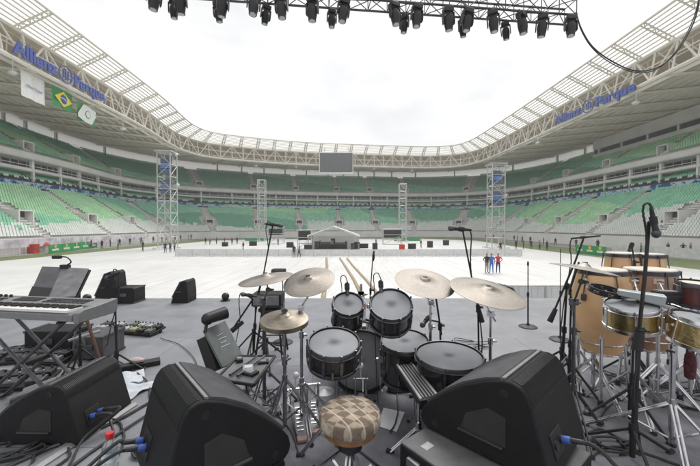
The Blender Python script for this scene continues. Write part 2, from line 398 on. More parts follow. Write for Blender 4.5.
# middle: wall under boxes, ribbon band, box tier, second slab, glass fronts, ceiling, parapets
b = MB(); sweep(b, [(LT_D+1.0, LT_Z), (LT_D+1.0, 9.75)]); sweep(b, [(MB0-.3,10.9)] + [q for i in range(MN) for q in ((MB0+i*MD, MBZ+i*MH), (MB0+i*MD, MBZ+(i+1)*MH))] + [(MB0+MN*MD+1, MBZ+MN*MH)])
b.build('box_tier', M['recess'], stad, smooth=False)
b = MB(); sweep(b, [(16.4,9.75),(16.2,9.9),(16.2,10.75),(16.35,10.9),(17.3,10.9),(17.3,9.75)], closed=True)
mr = mat('ribbon_board', (.30,.42,.62), .4, var=.1, scale=.2)
nt, bq = nodes(mr); t = [n for n in nt.nodes if n.type == 'TEX_COORD'][0]
vn = nt.nodes.new('ShaderNodeTexNoise'); vn.inputs['Scale'].default_value = .5; vn.inputs['Detail'].default_value = 2
vr = nt.nodes.new('ShaderNodeValToRGB'); vr.color_ramp.interpolation = 'CONSTANT'
for k, (p_, c_) in enumerate([(0,(.02,.07,.25)),(.42,(.10,.32,.62)),(.47,(.55,.62,.70)),(.54,(.05,.17,.45)),(.58,(.60,.65,.70))]):
    e = vr.color_ramp.elements[k] if k < 2 else vr.color_ramp.elements.new(p_)
    e.position = p_; e.color = (*c_, 1)
nt.links.new(t.outputs['Object'], vn.inputs['Vector']); nt.links.new(vn.outputs['Fac'], vr.inputs['Fac']); nt.links.new(vr.outputs['Color'], bq.inputs['Base Color'])
b.build('ribbon_board', mr, stad, smooth=False)
b = MB(); sweep(b, [(18.0,13.35),(17.8,13.5),(17.8,14.0),(23.2,14.0),(23.2,13.35)], closed=True); b.build('box_slab', M['parapet'], stad, smooth=False)
b = MB(); sweep(b, [(16.9,15.75),(16.7,16.0),(16.7,17.0),(16.9,17.15),(18.2,17.15),(18.2,16.6),(24,16.6),(24,15.9)], closed=True); b.build('upper_parapet', M['parapet'], stad, smooth=False)
b = MB(); sweep(b, [(22.6,12.6),(22.6,13.35)]); sweep(b, [(21.0,14.0),(21.0,16.0)]); b.build('box_glazing', M['glass'], stad, smooth=False)
s = 6
while s < TOT-4:
    for d0, z0, z1, w in ((18.3,14.0,15.9,.55),(18.1,11.0,13.4,.4)):
        p = pt(s, d0, 0); tt = tangent(s); n_ = Vector((-tt.y, tt.x, 0))
        if 12 < p.y: b = MB(); b.box((p.x, p.y, (z0+z1)/2), (w, w, z1-z0), axes_rot(tt, n_, Vector((0,0,1)))); b.build('gallery_column', M['greywall'], stad, smooth=False)
    s += AI/2
# glazing bars and lights in the far boxes
b = MB(); s = 4
while s < TOT-3:
    for (d0, z0, z1) in ((20.95,14.0,15.9),):
        p = pt(s, d0, 0); tt = tangent(s); n_ = Vector((-tt.y, tt.x, 0))
        b.box((p.x, p.y, (z0+z1)/2), (.12, .1, z1-z0), axes_rot(tt, n_, Vector((0,0,1))))
    s += 1.95
sweep(b, [(20.93,14.55),(20.93,14.75)]); sweep(b, [(18.02,14.55),(18.02,14.65)])
b.build('glazing_bars', M['greywall'], stad, smooth=False)
# back wall of milky panels that let daylight through
mwall = mat('milky_panels', (.80,.80,.78), .6, var=.08, scale=.3); nt, bq = nodes(mwall)
tlw = nt.nodes.new('ShaderNodeBsdfTranslucent'); tlw.inputs['Color'].default_value = (.9,.9,.88,1); mxw = nt.nodes.new('ShaderNodeMixShader'); mxw.inputs['Fac'].default_value = .6
ow = [n for n in nt.nodes if n.type == 'OUTPUT_MATERIAL'][0]
nt.links.new(bq.outputs['BSDF'], mxw.inputs[1]); nt.links.new(tlw.outputs['BSDF'], mxw.inputs[2]); nt.links.new(mxw.outputs['Shader'], ow.inputs['Surface'])
b = MB(); sweep(b, [(UT_D, UT_Z), (UT_D, UT_Z+4.2)]); b.build('back_wall', mwall, stad, smooth=False)
s = 3
while s < TOT:
    p = pt(s, UT_D-.35, 0); tt = tangent(s); n_ = Vector((-tt.y, tt.x, 0))
    b = MB(); b.box((p.x, p.y, UT_Z+2.0), (.6,.6,4.2), axes_rot(tt, n_, Vector((0,0,1)))); s += AI/2
    if p.y > 12: b.build('wall_pillar', M['concrete'], stad, smooth=False)

# ---- seats: every seat a pan and a back
def hash1(a, c): return (math.sin(a*127.1+c*311.7)*43758.5453) % 1
def lower_col(s, f):
    u = s/TOT
    white = .20 + .13*math.sin(s*.061+1.3) + .08*math.sin(s*.023+.4)
    if 165 < s < 315: white += .20 + .16*math.sin((s-150)*.085)
    if f < white + .10*(hash1(int(s*1.9), int(f*40))-.5)*(1+math.sin(s*.31)): return 3
    w = math.sin(s*.072+f*2.6) + .7*math.sin(s*.031-f*3.3+1.1)
    if w > .55: return 2
    return 1 if w > -.75 else 0
def upper_col(s, f):
    w = math.sin(s*.066+f*3.1+.5) + .6*math.sin(s*.027+f*1.5)
    if w > .85: return 2
    return 1 if w > -.1 else 0
def mid_col(s, f): 
    if f < .25: return 4 if (int(s/1.1) % 2) else 3
    return 1
b = MB(); vs, fs, mi = b.v, b.f, b.m
def seat_rows(d0, z0, n, dd, dh, colf, ais, vom=None, s0=18, s1=TOT-18, frm=0):
    for i in range(frm, n):
        d = d0+i*dd+.12; z = z0+(i+1)*dh
        stp = .54; s = s0
        while s < s1:
            a = (s-S_OFF) % AI
            if a > ais and not (vom and vom[0] <= i <= vom[1] and (a < vom[2] or a > AI-vom[2]+ais)):
                p = pt(s, d, z); tt = tangent(s) if stp else None; n_ = Vector((-tt.y, tt.x, 0)); h = tt*.225
                k = len(vs)
                q = p + n_*.36
                up = Vector((0,0,1))
                for v in (p-h+up*.40, p+h+up*.40, q+h+up*.38, q-h+up*.38, q-h+up*.36, q+h+up*.36, q+h+n_*.10+up*.82, q-h+n_*.10+up*.82):
                    vs.append((v.x, v.y, v.z))
                fs.append((k,k+1,k+2,k+3)); fs.append((k+4,k+5,k+6,k+7))
                c = colf(s, i/max(1,n-1))
                mi.append(c); mi.append(c)
            # seat pitch is measured on the row itself (rows widen on the bends)
            s += stp*(.5/max(.3,(pt(s+.5,d,0)-pt(s,d,0)).length))
seat_rows(LB0, LBZ, LN, LD, LH, lower_col, 1.9, (5,12,3.0))
seat_rows(UB0, UBZ, UN, UD, UH, upper_col, 1.7, (0,5,2.0))
seat_rows(MB0, MBZ, MN, MD, MH, mid_col, .8)
st = b.build('seating', seat_mats, stad, smooth=False); st['kind'] = 'stuff'
# stairways' mouths
def vomitory(d, z, depth, w, h):
    bm = MB()
    def wall(c, sz): bm.box(c, sz)
    wall((-w/2, depth/2, h/2), (.25, depth, h)); wall((w/2, depth/2, h/2), (.25, depth, h)); wall((0, depth/2, h+.1), (w+.25, depth, .22))
    return bm
first = None
k = 0
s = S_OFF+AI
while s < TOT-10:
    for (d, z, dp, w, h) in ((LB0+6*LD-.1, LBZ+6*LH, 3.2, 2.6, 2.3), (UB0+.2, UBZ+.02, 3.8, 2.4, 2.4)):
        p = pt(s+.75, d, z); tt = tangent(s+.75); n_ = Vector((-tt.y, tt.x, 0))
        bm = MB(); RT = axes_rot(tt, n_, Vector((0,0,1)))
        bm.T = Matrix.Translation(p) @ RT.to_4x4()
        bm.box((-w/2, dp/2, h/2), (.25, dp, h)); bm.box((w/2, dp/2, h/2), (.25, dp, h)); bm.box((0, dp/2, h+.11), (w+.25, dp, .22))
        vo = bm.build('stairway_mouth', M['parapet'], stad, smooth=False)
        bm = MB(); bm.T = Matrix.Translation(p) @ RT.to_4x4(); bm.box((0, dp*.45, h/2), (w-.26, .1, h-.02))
        bm.build('mouth_shade', M['recess'], vo, smooth=False)  # dark slab painted as the shade inside the stairway
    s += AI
# aisle rails and steps
b = MB(); s = S_OFF
while s < TOT-10:
    if s > 16:
        for (d0,z0,n,dd,dh,i0,i1) in ((LB0,LBZ,LN,LD,LH,12,LN),(LB0,LBZ,LN,LD,LH,0,5),(UB0,UBZ,UN,UD,UH,6,UN)):
            a, c = pt(s+.75, d0+i0*dd, z0+i0*dh+.95), pt(s+.75, d0+i1*dd, z0+i1*dh+.95)
            b.tube(a, c, .05, n=4)
        for (d0,z0,n,dd,dh) in ((LB0,LBZ,LN,LD,LH),(UB0,UBZ,UN,UD,UH)):
            for i in range(n):
                p = pt(s+.75, d0+i*dd+.12, z0+i*dh+dh/2); tt = tangent(s); n_ = Vector((-tt.y, tt.x, 0))
                b.box(p - n_*.25, (1.3,.28,dh*.5), axes_rot(tt, n_, Vector((0,0,1))))
    s += AI
b.build('aisle_steps', M['parapet'], stad, smooth=False)

# ---- roof
mroof = mat('roof_sheeting', (.52,.48,.41), .7, var=.10, scale=.3); nt, bq = nodes(mroof)
tlw = nt.nodes.new('ShaderNodeBsdfTranslucent'); tlw.inputs['Color'].default_value = (.72,.67,.57,1); mxw = nt.nodes.new('ShaderNodeMixShader'); mxw.inputs['Fac'].default_value = .32
ow = [n for n in nt.nodes if n.type == 'OUTPUT_MATERIAL'][0]
nt.links.new(bq.outputs['BSDF'], mxw.inputs[1]); nt.links.new(tlw.outputs['BSDF'], mxw.inputs[2]); nt.links.new(mxw.outputs['Shader'], ow.inputs['Surface'])
mlin = mat('roof_lining_mesh', (.36,.315,.25), .75, var=.06, scale=.35); nt, bq = nodes(mlin)
tlw = nt.nodes.new('ShaderNodeBsdfTranslucent'); tlw.inputs['Color'].default_value = (.55,.48,.38,1); mxw = nt.nodes.new('ShaderNodeMixShader'); mxw.inputs['Fac'].default_value = .28
ow = [n for n in nt.nodes if n.type == 'OUTPUT_MATERIAL'][0]
nt.links.new(bq.outputs['BSDF'], mxw.inputs[1]); nt.links.new(tlw.outputs['BSDF'], mxw.inputs[2]); nt.links.new(mxw.outputs['Shader'], ow.inputs['Surface'])
RB, RT_ = 26.0, 31.0
b = MB(); sweep(b, [(2.0, RT_+.3), (40, 34.0), (40, 34.4), (2.0, RT_+.7)], closed=True, step=2); roof = b.build('roof', mroof, stad, smooth=False)
b = MB(); sweep(b, [(3.0, 27.2), (36, 30.6)], step=2); b.build('roof_lining', mlin, roof, smooth=False)
b = MB()
for k in range(15):
    d = 3.2+k*2.25; z = 27.15+(d-3)*.103
    sweep(b, [(d,z-.55),(d+.34,z-.55),(d+.34,z+.02),(d,z+.02)], closed=True, step=2)
s = 2
while s < TOT-1:
    a, c = pt(s, .3, RB+.1), pt(s, 35, 29.7)
    b.tube(a, c, .3, n=4); s += AI/2
b.build('roof_beams', M['purlin'], roof, smooth=False)
b = MB()
def chord(d, z, r, step=2):
    n = int(TOT/step); b.path([pt(TOT*i/n, d, z) for i in range(n+1)], r, n=6)
chord(0, RB, .36); chord(.9, RT_, .34); chord(3.2, 27.4, .2); chord(3.0, 29.4, .12); chord(3.0, RT_+.2, .16); chord(.45, RB+2.6, .10)
s = 0; k = 0; bay = 3.9
while s+bay < TOT:
    b.tube(pt(s,0,RB), pt(s,.9,RT_), .17, n=5)
    a, c = (pt(s,0,RB), pt(s+bay,.9,RT_)) if k % 2 == 0 else (pt(s,.9,RT_), pt(s+bay,0,RB))
    b.tube(a, c, .15, n=5)
    b.tube(pt(s,3.2,27.4), pt(s,3.0,RT_+.2), .12, n=4); b.tube(pt(s,0,RB), pt(s,3.2,27.4), .13, n=4); b.tube(pt(s,.9,RT_), pt(s+bay/2,3.2,27.4), .12, n=4)
    s += bay; k += 1
b.build('roof_truss', M['trusswhite'], roof)
b = MB()
CD, CZ = -4.2, 33.6
for k in range(9):
    f = k/8; chord(.9+(CD-.9)*f, RT_+.15+(CZ-RT_-.15)*f, .12 if 0 < k < 8 else .21)
s = 1.0
while s < TOT-1:
    for e in (0, .8): b.tube(pt(s+e,.9,RT_), pt(s+e,CD,CZ), .16, n=4)
    for q in range(6):
        f0, f1 = q/6, (q+1)/6; e0, e1 = (0,.8) if q % 2 else (.8,0)
        b.tube(pt(s+e0,.9+(CD-.9)*f0,RT_+(CZ-RT_)*f0), pt(s+e1,.9+(CD-.9)*f1,RT_+(CZ-RT_)*f1), .07, n=4)
    b.tube(pt(s+.35,.9,RT_+1.6), pt(s+.35,CD+1.6,CZ-.6), .08, n=4); b.tube(pt(s+.35,.9,RT_), pt(s+.35,.9,RT_+1.6), .08, n=4)
    s += AI/2.6
can = b.build('canopy_frame', M['trusswhite'], roof)
b = MB(); sweep(b, [(.8,RT_+.32),(CD,CZ+.15)], step=2); b.build('canopy_sheet', mcan, roof, smooth=False)
# white floodlights under the roof
for (x, y, Y) in ((13,73,50),(123,129,75),(256,166,125),(296,167,131),(374,169,135),(412,171,137),(538,143,88),(636,103,60)):
    p = P(x, y, Y); bm = MB(); bm.sphere(p, .55, (1.2,1.2,.6), 10); bm.tube(p, (p.x,p.y,p.z+2.2), .08, n=5)
    bm.build('floodlight', M['white'], roof)

# press box under the roof on the right-hand side
sa = min((i for i in range(NP) if PATH[i].x > 40 and PATH[i].y < 104), default=0)/NP*TOT; sb = min((i for i in range(NP) if PATH[i].x > 40 and PATH[i].y < 8), default=NP)/NP*TOT
b = MB(); sweep(b, [(26.6,22.6),(26.4,22.7),(26.4,24.3),(33,24.3),(33,22.6)], sa, sb, closed=True); sweep(b, [(26.7,25.7),(26.5,25.8),(26.5,28.6),(33,28.6),(33,25.7)], sa, sb, closed=True); pb = b.build('press_box', M['parapet'], stad, smooth=False)
b = MB(); sweep(b, [(27.0,24.3),(27.0,25.7)], sa, sb); b.build('press_glazing', M['glass'], pb, smooth=False)
s = sa+2
while s < sb-1:
    p = pt(s, 26.8, 25.0); tt = tangent(s); b = MB(); b.box(p, (.5,.3,1.4), axes_rot(tt, Vector((-tt.y,tt.x,0)), Vector((0,0,1)))); b.build('mullion', M['parapet'], pb, smooth=False); s += AI/2

# ---- signs of blue letters on both long sides of the roof, flags and scoreboard
def text_mesh(txt, size, depth):
    cu = bpy.data.curves.new('lettering', 'FONT'); cu.body = txt; cu.size = size; cu.extrude = depth; cu.resolution_u = 3; cu.offset = size*.03
    o = bpy.data.objects.new('lettering', cu); C.objects.link(o)
    dg = bpy.context.evaluated_depsgraph_get(); me = bpy.data.meshes.new_from_object(o.evaluated_get(dg))
    w = max(v.co.x for v in me.vertices)
    bpy.data.objects.remove(o); bpy.data.curves.remove(cu); return me, w
def put_text(name, txt, size, depth, M4, m, parent):
    """lettering whose baseline starts at M4's origin"""
    me, w = text_mesh(txt, size, depth); off = Vector(parent.location) if parent else Vector((0,0,0))
    me.transform(Matrix.Translation(-off) @ M4); me.name = name; me.materials.clear(); me.materials.append(m)
    o = bpy.data.objects.new(name, me); C.objects.link(o)
    if parent: o.parent = parent
    return o, w
def stadium_sign(a, c, size, label):
    a, c = Vector(a), Vector(c); ex = (c-a).normalized(); ez = Vector((0,0,1)); ey = ez.cross(ex)      # facing -ey
    root = thing('roof_sign', a, label, 'sign')
    B = axes_rot(ex, ez, -ey).to_4x4(); B.translation = a
    Lw = (c-a).length
    me, w1 = text_mesh('Allianz', size, .1); bpy.data.meshes.remove(me); me, w2 = text_mesh('Parque', size, .1); bpy.data.meshes.remove(me)
    k = Lw/(w1+w2+size*1.35)
    S = Matrix.Diagonal((k,1,1,1))
    put_text('lettering', 'Allianz', size, .12, B @ S, M['bluesign'], root)
    put_text('lettering', 'Parque', size, .12, B @ Matrix.Translation((k*(w1+size*1.3),0,0)) @ S, M['bluesign'], root)
    bm = MB(); cc = a + ex*k*(w1+size*.66) + ez*size*.36; r = size*.5
    bm.path([cc + ex*math.cos(q*PI/14)*r*k + ez*math.sin(q*PI/14)*r for q in range(28)], .11, n=5, closed=True)
    for off, h in ((-.36,.5),(0,.66),(.36,.5)):
        bm.tube(cc+ex*off*r*k-ez*h*r, cc+ex*off*r*k+ez*h*r, .13, n=5)
    bm.build('emblem', M['bluesign'], root)
stadium_sign((-48.0,47.5,26.6), (-48.9,66.3,26.7), 2.75, 'blue raised lettering with round emblem on the roof truss above the three flags')
stadium_sign((49.75,80.5,26.5), (49.5,57.5,25.4), 2.6, 'blue raised lettering with round emblem on the roof truss on the side without flags')
def flag(x0, x1, yc, h, d, label, fn):
    X0 = P(x0, yc, (50*330/(350-x0))); X1 = P(x1, yc, (50.6*330/(350-x1)))
    z = (X0.z+X1.z)/2; X0.z = X1.z = z
    ex = (X1-X0).normalized(); w = (X1-X0).length; ez = Vector((0,0,1)); ey = ez.cross(ex)
    root = thing('flag', ((X0+X1)/2 - ez*h/2), label, 'flag')
    b = MB(); nx = 12
    vs = [X0+ex*w*i/nx+ez*(zz*h/2)+ey*(.10*math.sin(i*1.1)+ .03*zz) for i in range(nx+1) for zz in (-1,1)]
    b.add(vs, [(2*i,2*i+2,2*i+3,2*i+1) for i in range(nx)]); 
    return root, b, X0, X1, ex, ey, ez, w
# white banner
def quad(bm, c, ex, ez, pts, ey, off): bm.add([c+ex*p+ez*q-ey*off for p, q in pts], [tuple(range(len(pts)))])
root, b, X0, X1, ex, ey, ez, w = flag(21,45,88,4.0,2,'plain white rectangular banner with a faint line of writing beside the green and yellow flag', None)
b.build('cloth', M['white'], root)
Bm = axes_rot(ex, ez, -ey).to_4x4(); Bm.translation = X0 + ex*w*.17 - ez*.3 - ey*.16
mg = mat('grey_print', (.30,.34,.45), .6)
me, ww = text_mesh('Allianz Parque', .5, .01); bpy.data.meshes.remove(me)
put_text('lettering', 'Allianz Parque', .5, .01, Bm @ Matrix.Diagonal((w*.66/ww,1,1,1)), mg, root)
M['fgreen'] = mat('flag_green', (.02,.24,.06), .7); M['fyellow'] = mat('flag_yellow', (.72,.58,.03), .7); M['fblue'] = mat('flag_blue', (.02,.06,.32), .7); M['fwhite'] = mat('flag_white', (.62,.66,.62), .7)
root, b, X0, X1, ex, ey, ez, w = flag(52,72.5,99.5,3.3,2,'green flag with yellow diamond and blue disc hanging from the roof edge', None)
b.build('cloth', M['fgreen'], root); c = (X0+X1)/2
bm = MB(); quad(bm, c, ex, ez, ((-w*.42,0),(0,-1.35),(w*.42,0),(0,1.35)), ey, .17); bm.build('diamond', M['fyellow'], root, smooth=False)
bm = MB(); quad(bm, c, ex, ez, [(.78*math.cos(q*PI/10),.78*math.sin(q*PI/10)) for q in range(20)], ey, .2); bm.build('disc', M['fblue'], root, smooth=False)
bm = MB(); quad(bm, c, ex, ez, ((-.76,.12),(-.2,.24),(.35,.1),(.74,-.2),(.72,-.34),(.3,-.06),(-.2,.08),(-.76,-.04)), ey, .23); bm.build('band', M['fwhite'], root, smooth=False)
root, b, X0, X1, ex, ey, ez, w = flag(77,95,114.5,3.2,2,'green flag with broad white diagonal and round crest hanging farthest along the roof', None)
b.build('cloth', M['fgreen'], root); c = (X0+X1)/2
bm = MB(); quad(bm, c, ex, ez, ((-w*.5,-.5),(-w*.5,-1.1),(-w*.1,-1.6),(w*.25,-1.6),(w*.5,.3),(w*.5,1.3),(w*.1,1.6),(-w*.2,1.6)), ey, .17); bm.build('white_stripe', M['fwhite'], root, smooth=False)
bm = MB(); quad(bm, c+ex*.15, ex, ez, [(.72*math.cos(q*PI/10),.72*math.sin(q*PI/10)) for q in range(20)], ey, .2); bm.build('crest', M['fgreen'], root, smooth=False)
bm = MB(); quad(bm, c+ex*.15, ex, ez, [(.58*math.cos(q*PI/10),.58*math.sin(q*PI/10)) for q in range(20)], ey, .23); bm.build('crest_field', M['fwhite'], root, smooth=False)

root = thing('scoreboard', P(336,174,127), 'dark grey rectangular scoreboard hanging from the far roof truss', 'scoreboard')
a, c = P(319.2,174,127), P(353.2,152.5,127)
cx, cz, w, h = (a.x+c.x)/2, (a.z+c.z)/2, c.x-a.x, c.z-a.z
M['led'] = mat('led_screen', (.11,.115,.12), .45, var=.06, scale=1)
bm = MB(); bm.box((cx,127.5,cz), (w,.9,h)); bm.build('housing', M['greywall'], root, smooth=False)
bm = MB(); bm.box((cx,127.02,cz+.25), (w-.5,.06,h-.9)); bm.build('screen', M['led'], root, smooth=False)
bm = MB()
for sx in (-.35,.35): bm.tube((cx+w*sx,127.6,cz+h/2), (cx+w*sx,129.5,cz+h/2+3), .15, n=6)
bm.build('hanger', M['trusswhite'], root)

# ================================================================== ON THE PITCH
def ground_pt(x, y): return F(x, y, FZ)
M['scaf'] = mat('scaffold_tube', (.55,.55,.54), .45, .5, var=.1, scale=3)
M['blk'] = mat('line_array_face', (.10,.13,.20), .6, var=.2, scale=3)
M['bluecover'] = mat('blue_cover', (.10,.22,.52), .6, var=.25, scale=.9)
def delay_tower(x, ybase, ytop, Y, label, arrays):
    p = P(x, ybase, Y); p.z = FZ; H = P(x, ytop, Y).z - FZ
    root = thing('speaker_tower', p, label, 'tower', 'lattice towers standing on the pitch'); w = 2.4 if arrays else 1.9
    for sx in (-1,1):
        for sy in (-1,1):
            bm = MB(); bm.tube(p+Vector((sx*w/2,sy*w/2,0)), p+Vector((sx*w/2,sy*w/2,H)), .10, n=6); bm.build('leg', M['scaf'], root)
    bm = MB(); n = int(H/2.0); hh = H/n
    for i in range(n+1):
        z = i*hh
        cs = [Vector((sx*w/2, sy*w/2, z)) for sx, sy in ((-1,-1),(1,-1),(1,1),(-1,1))]
        for k in range(4):
            bm.tube(p+cs[k], p+cs[(k+1)%4], .06, n=4)
            if i < n:
                q = cs[(k+1)%4] if i % 2 == 0 else cs[k]; r = cs[k] if i % 2 == 0 else cs[(k+1)%4]
                bm.tube(p+r, p+q+Vector((0,0,hh)), .05, n=4)
    bm.build('bracing', M['scaf'], root)
    for sx, sy in ((-1,-1),(1,-1),(1,1),(-1,1)):
        bm = MB(); bm.box(p+Vector((sx*w*.62,sy*w*.62,.15)), (.8,.8,.3)); bm.build('ballast', M['greywall'], root)
    if arrays:
        for i in range(6):
            z = H-1.6-i*.95 - (1.0 if i >= 3 else 0)
            bm = MB(); bm.box(p+Vector((0,-.3,z)), (1.7,.9,.82), Matrix.Rotation(R(4*i-4), 3, 'X')); bm.build('speaker_cabinet', M['bluecover'] if i % 3 == 1 else M['blk'], root, smooth=False)
        bm = MB(); bm.box(p+Vector((0,0,H+.1)), (w+.7,w+.7,.18)); bm.tube(p+Vector((0,0,H)), p+Vector((1.9,-.4,H-.2)), .08); bm.sphere(p+Vector((1.9,-.4,H-.4)), .35, n=8); bm.build('top_frame', M['scaf'], root)
        for q, dz in ((1.9, -6),):
            bm = MB(); bm.tube(p+Vector((w/2,0,H+dz)), p+Vector((q,0,H+dz)), .07); bm.sphere(p+Vector((q,0,H+dz)), .4, n=8); bm.build('bracket_lamp', M['scaf'], root)
    return root
delay_tower(168, 246, 153, 62, 'tall lattice tower with blue speaker boxes on the left half of the pitch', True)
delay_tower(495.5, 246, 165, 64, 'tall lattice tower with blue speaker boxes on the right half of the pitch', True)
delay_tower(262, 241, 180, 92, 'bare slim lattice tower on the pitch left of the white tent', False)
delay_tower(402.5, 241, 184, 92, 'bare slim lattice tower on the pitch right of the white tent', False)

# crowd barrier sections
def barrier_proto(name, h, w, label, group, m, solid):
    root = thing(name, (0,0,0), label, 'barrier', group)
    bm = MB()
    for sx in (-1,1): bm.tube((sx*w/2,0,0), (sx*w/2,0,h), .035, n=6)
    bm.tube((-w/2,0,h), (w/2,0,h), .035, n=6); bm.tube((-w/2,0,.12), (w/2,0,.12), .03, n=6)
    bm.build('frame', M['scaf'], root)
    bm = MB()
    if solid: bm.box((0,.02,h*.5+.04), (w-.08,.02,h-.16))
    n = 12
    for i in range(1, n): bm.tube((-w/2+w*i/n,0,.12), (-w/2+w*i/n,0,h), .014 if solid else .02, n=4)
    bm.build('infill', m, root)
    bm = MB(); bm.box((-w*.3,0,.02), (.06,.6,.04)); bm.box((w*.3,0,.02), (.06,.6,.04)); bm.build('foot', M['scaf'], root)
    return root
M['barpanel'] = mat('barrier_panel', (.72,.73,.73), .5, .1, var=.12, scale=2)
pr = barrier_proto('crowd_barrier', .98, 2.4, 'grey crowd barrier section in the line across the pitch before the tent', 'barrier line across the pitch', M['barpanel'], True)
k = 0
for i in range(20):
    x = 192 + i*14.0
    Y = 46 if 0 < i < 18 else 47
    p = Vector(((-23.2+i*2.42), 45.5+.02*abs(i-10)**1.4, FZ))
    o = pr if k == 0 else dup(pr); o.location = p; k += 1
pr2 = barrier_proto('stage_barrier', 2.25, 2.4, 'tall grey slatted barrier section beyond the stage edge near the congas', 'barriers in front of the stage at right', M['barpanel'], True)
k = 0
for i in range(9):
    o = pr2 if k == 0 else dup(pr2); o.location = (4.9+i*2.43, 10.3, FZ); k += 1
# low fences with green and white boards by the stands
def board(x0, x1, y0, y1, Y0, Y1, m, label, marks=None):
    a, c = P(x0, y1, Y0), P(x1, y1, Y1); a.z = c.z = FZ
    ex = (c-a).normalized(); ez = Vector((0,0,1)); ey = ez.cross(ex); w = (c-a).length; h = (y1-y0)*(Y0+Y1)/2/330
    root = thing('advertising_board', (a+c)/2, label, 'board')
    bm = MB(); bm.box((a+c)/2+ez*(h/2), (w,.12,h), axes_rot(ex, ey, ez)); bm.build('panel', m, root, smooth=False)
    if marks:
        for i in range(marks):
            q = a+ex*w*(i+.5)/marks+ez*h*.42-ey*.075
            bm = MB(); bm.add([q+ex*u*w/marks*.3+ez*v*h*.16 for u, v in ((-1,-.7),(1,-.7),(.9,.5),(.3,.9),(-.4,.6),(-1,.8))], [(0,1,2,3,4,5)]); bm.build('white_mark', M['white'], root, smooth=False)
            q = q+ez*h*.36
            bm = MB(); bm.add([q+ex*.3*math.cos(j*PI/4)+ez*.25*math.sin(j*PI/4) for j in range(8)], [tuple(range(8))]); bm.build('yellow_mark', M['fyellow'], root, smooth=False)
    return root
board(49,97,243.5,251.2,50,66,M['green'],'long green advertising board with white marks beside the left grass strip', 5)
board(97,116,243,249,66,75,M['barpanel'],'pale grey board at the far end of the green board on the left')
board(576,606,246,255,52,46,M['green'],'green board beyond the congas on the right side of the pitch', 3)
board(245,270,238.6,241.3,97,97,M['green'],'low green board at the foot of the left bare tower')
board(394,420,239,242,96,96,M['green'],'low green board at the foot of the right bare tower')
# patterned banner fence along the left stand
mb_ = mat('banner_fence', (.62,.60,.64), .7, var=.35, scale=.8, col2=(.66,.60,.66))
for (x0, x1, Y0, Y1, lab) in ((-20,55,44,52,'pale printed banner fence at the foot of the left stand near the red tables'), (55,150,52,83,'pale printed banner fence at the foot of the left stand behind the green board')):
    a, c = P(x0,240,Y0), P(x1,240,Y1); a.z = c.z = FZ+.9; a.x = -49.0 if x0 < 0 else -49.2; c.x = -49.2 if x0 < 0 else -50.6
    ex = (c-a).normalized(); bm = MB(); bm.box((a+c)/2+Vector((0,0,.75)), ((c-a).length,.06,1.2), axes_rot(ex, Vector((0,0,1)).cross(ex), Vector((0,0,1))))
    for i in range(9):
        q = a.lerp(c, i/8); bm.tube((q.x,q.y,FZ), (q.x,q.y,FZ+2.2), .05, n=5)
    tag(bm.build('banner_fence', mb_, smooth=False), lab, 'fence')
# right side: barriers and boards at the foot of the stand
for (x0, x1, y0, y1, Y0, Y1, lab) in ((612,668,243,252,52,46,'low grey wall segment at the foot of the right stand behind the tall mic stand'), (668,712,240,250,46,40,'low grey wall segment with people behind it at the right edge')):
    board(x0,x1,y0,y1,Y0,Y1,M['barpanel'],lab)
# cable ramps
def ramp(pts, label):
    ws = [ground_pt(x,y) for x,y in pts]; bm = MB(); w = .15
    vs = []; 
    for i, p in enumerate(ws):
        a = (ws[min(i+1,len(ws)-1)]-ws[max(i-1,0)]).normalized(); n_ = Vector((-a.y,a.x,0))
        vs += [p-n_*w+Vector((0,0,.01)), p-n_*w*.45+Vector((0,0,.09)), p+n_*w*.45+Vector((0,0,.09)), p+n_*w+Vector((0,0,.01))]
    bm.add(vs, [(4*i+k,4*i+4+k,4*i+5+k,4*i+1+k) for i in range(len(ws)-1) for k in range(3)])
    tag(bm.build('cable_ramp', M['tan']), label, 'cable ramp')
ramp([(326.5,258),(327,266),(326,280),(323,300),(318,330)], 'straight tan cable ramp on the white floor, left one of the three')
ramp([(340,258.5),(345,266),(354,280),(362,296),(370,330)], 'tan cable ramp curving right on the white floor, middle one of the three')
ramp([(347,258.5),(353,266),(366,280),(377,293),(395,330)], 'tan cable ramp on the white floor behind the large tom, right one of three')

# mixing tent, screens, scaffolds
def tent():
    p = ground_pt(334, 250); p.y = 63; root = thing('tent', Vector((-3,63,FZ)), 'white pitched tent roof over the mixing desk in the middle of the pitch', 'tent')
    x0, x1, y0, y1 = -7.6, 1.6, 60, 67; ze, za = FZ+2.6, FZ+4.3; xm = -3
    bm = MB(); bm.prism([(x0-.2,ze),(xm,za),(x1+.2,ze),(x1+.2,ze-.35),(xm,za-.14),(x0-.2,ze-.35)], (0,0,0), (1,0,0), (0,0,1), (0,1,0), y0, y1); bm.build('roof', M['white'], root, smooth=False)
    for x in (x0, x1):
        for y in (y0+.1, y1-.1):
            bm = MB(); bm.tube((x,y,FZ), (x,y,ze), .07, n=6); bm.build('leg', M['scaf'], root)
    bm = MB(); bm.add([(x0,y1-.05,FZ),(x1,y1-.05,FZ),(x1,y1-.05,ze-.3),(x0,y1-.05,ze-.3)], [(0,1,2,3)]); bm.build('rear_wall', M['greywall'], root, smooth=False)
tent()
def desk(x, w, h, Y, label):
    bm = MB(); p = Vector(((x-350)/330*Y, Y, FZ)); root = thing('mixing_desk', p, label, 'mixing desk')
    bm.box(p+Vector((0,.5,h*.36)), (w,1.0,h*.72)); bm.build('case', M['black'], root, smooth=False)
    bm = MB(); bm.box(p+Vector((0,.45,h*.82)), (w*.95,1.0,.16), Matrix.Rotation(R(12),3,'X')); bm.build('surface', M['darkmetal'], root, smooth=False)
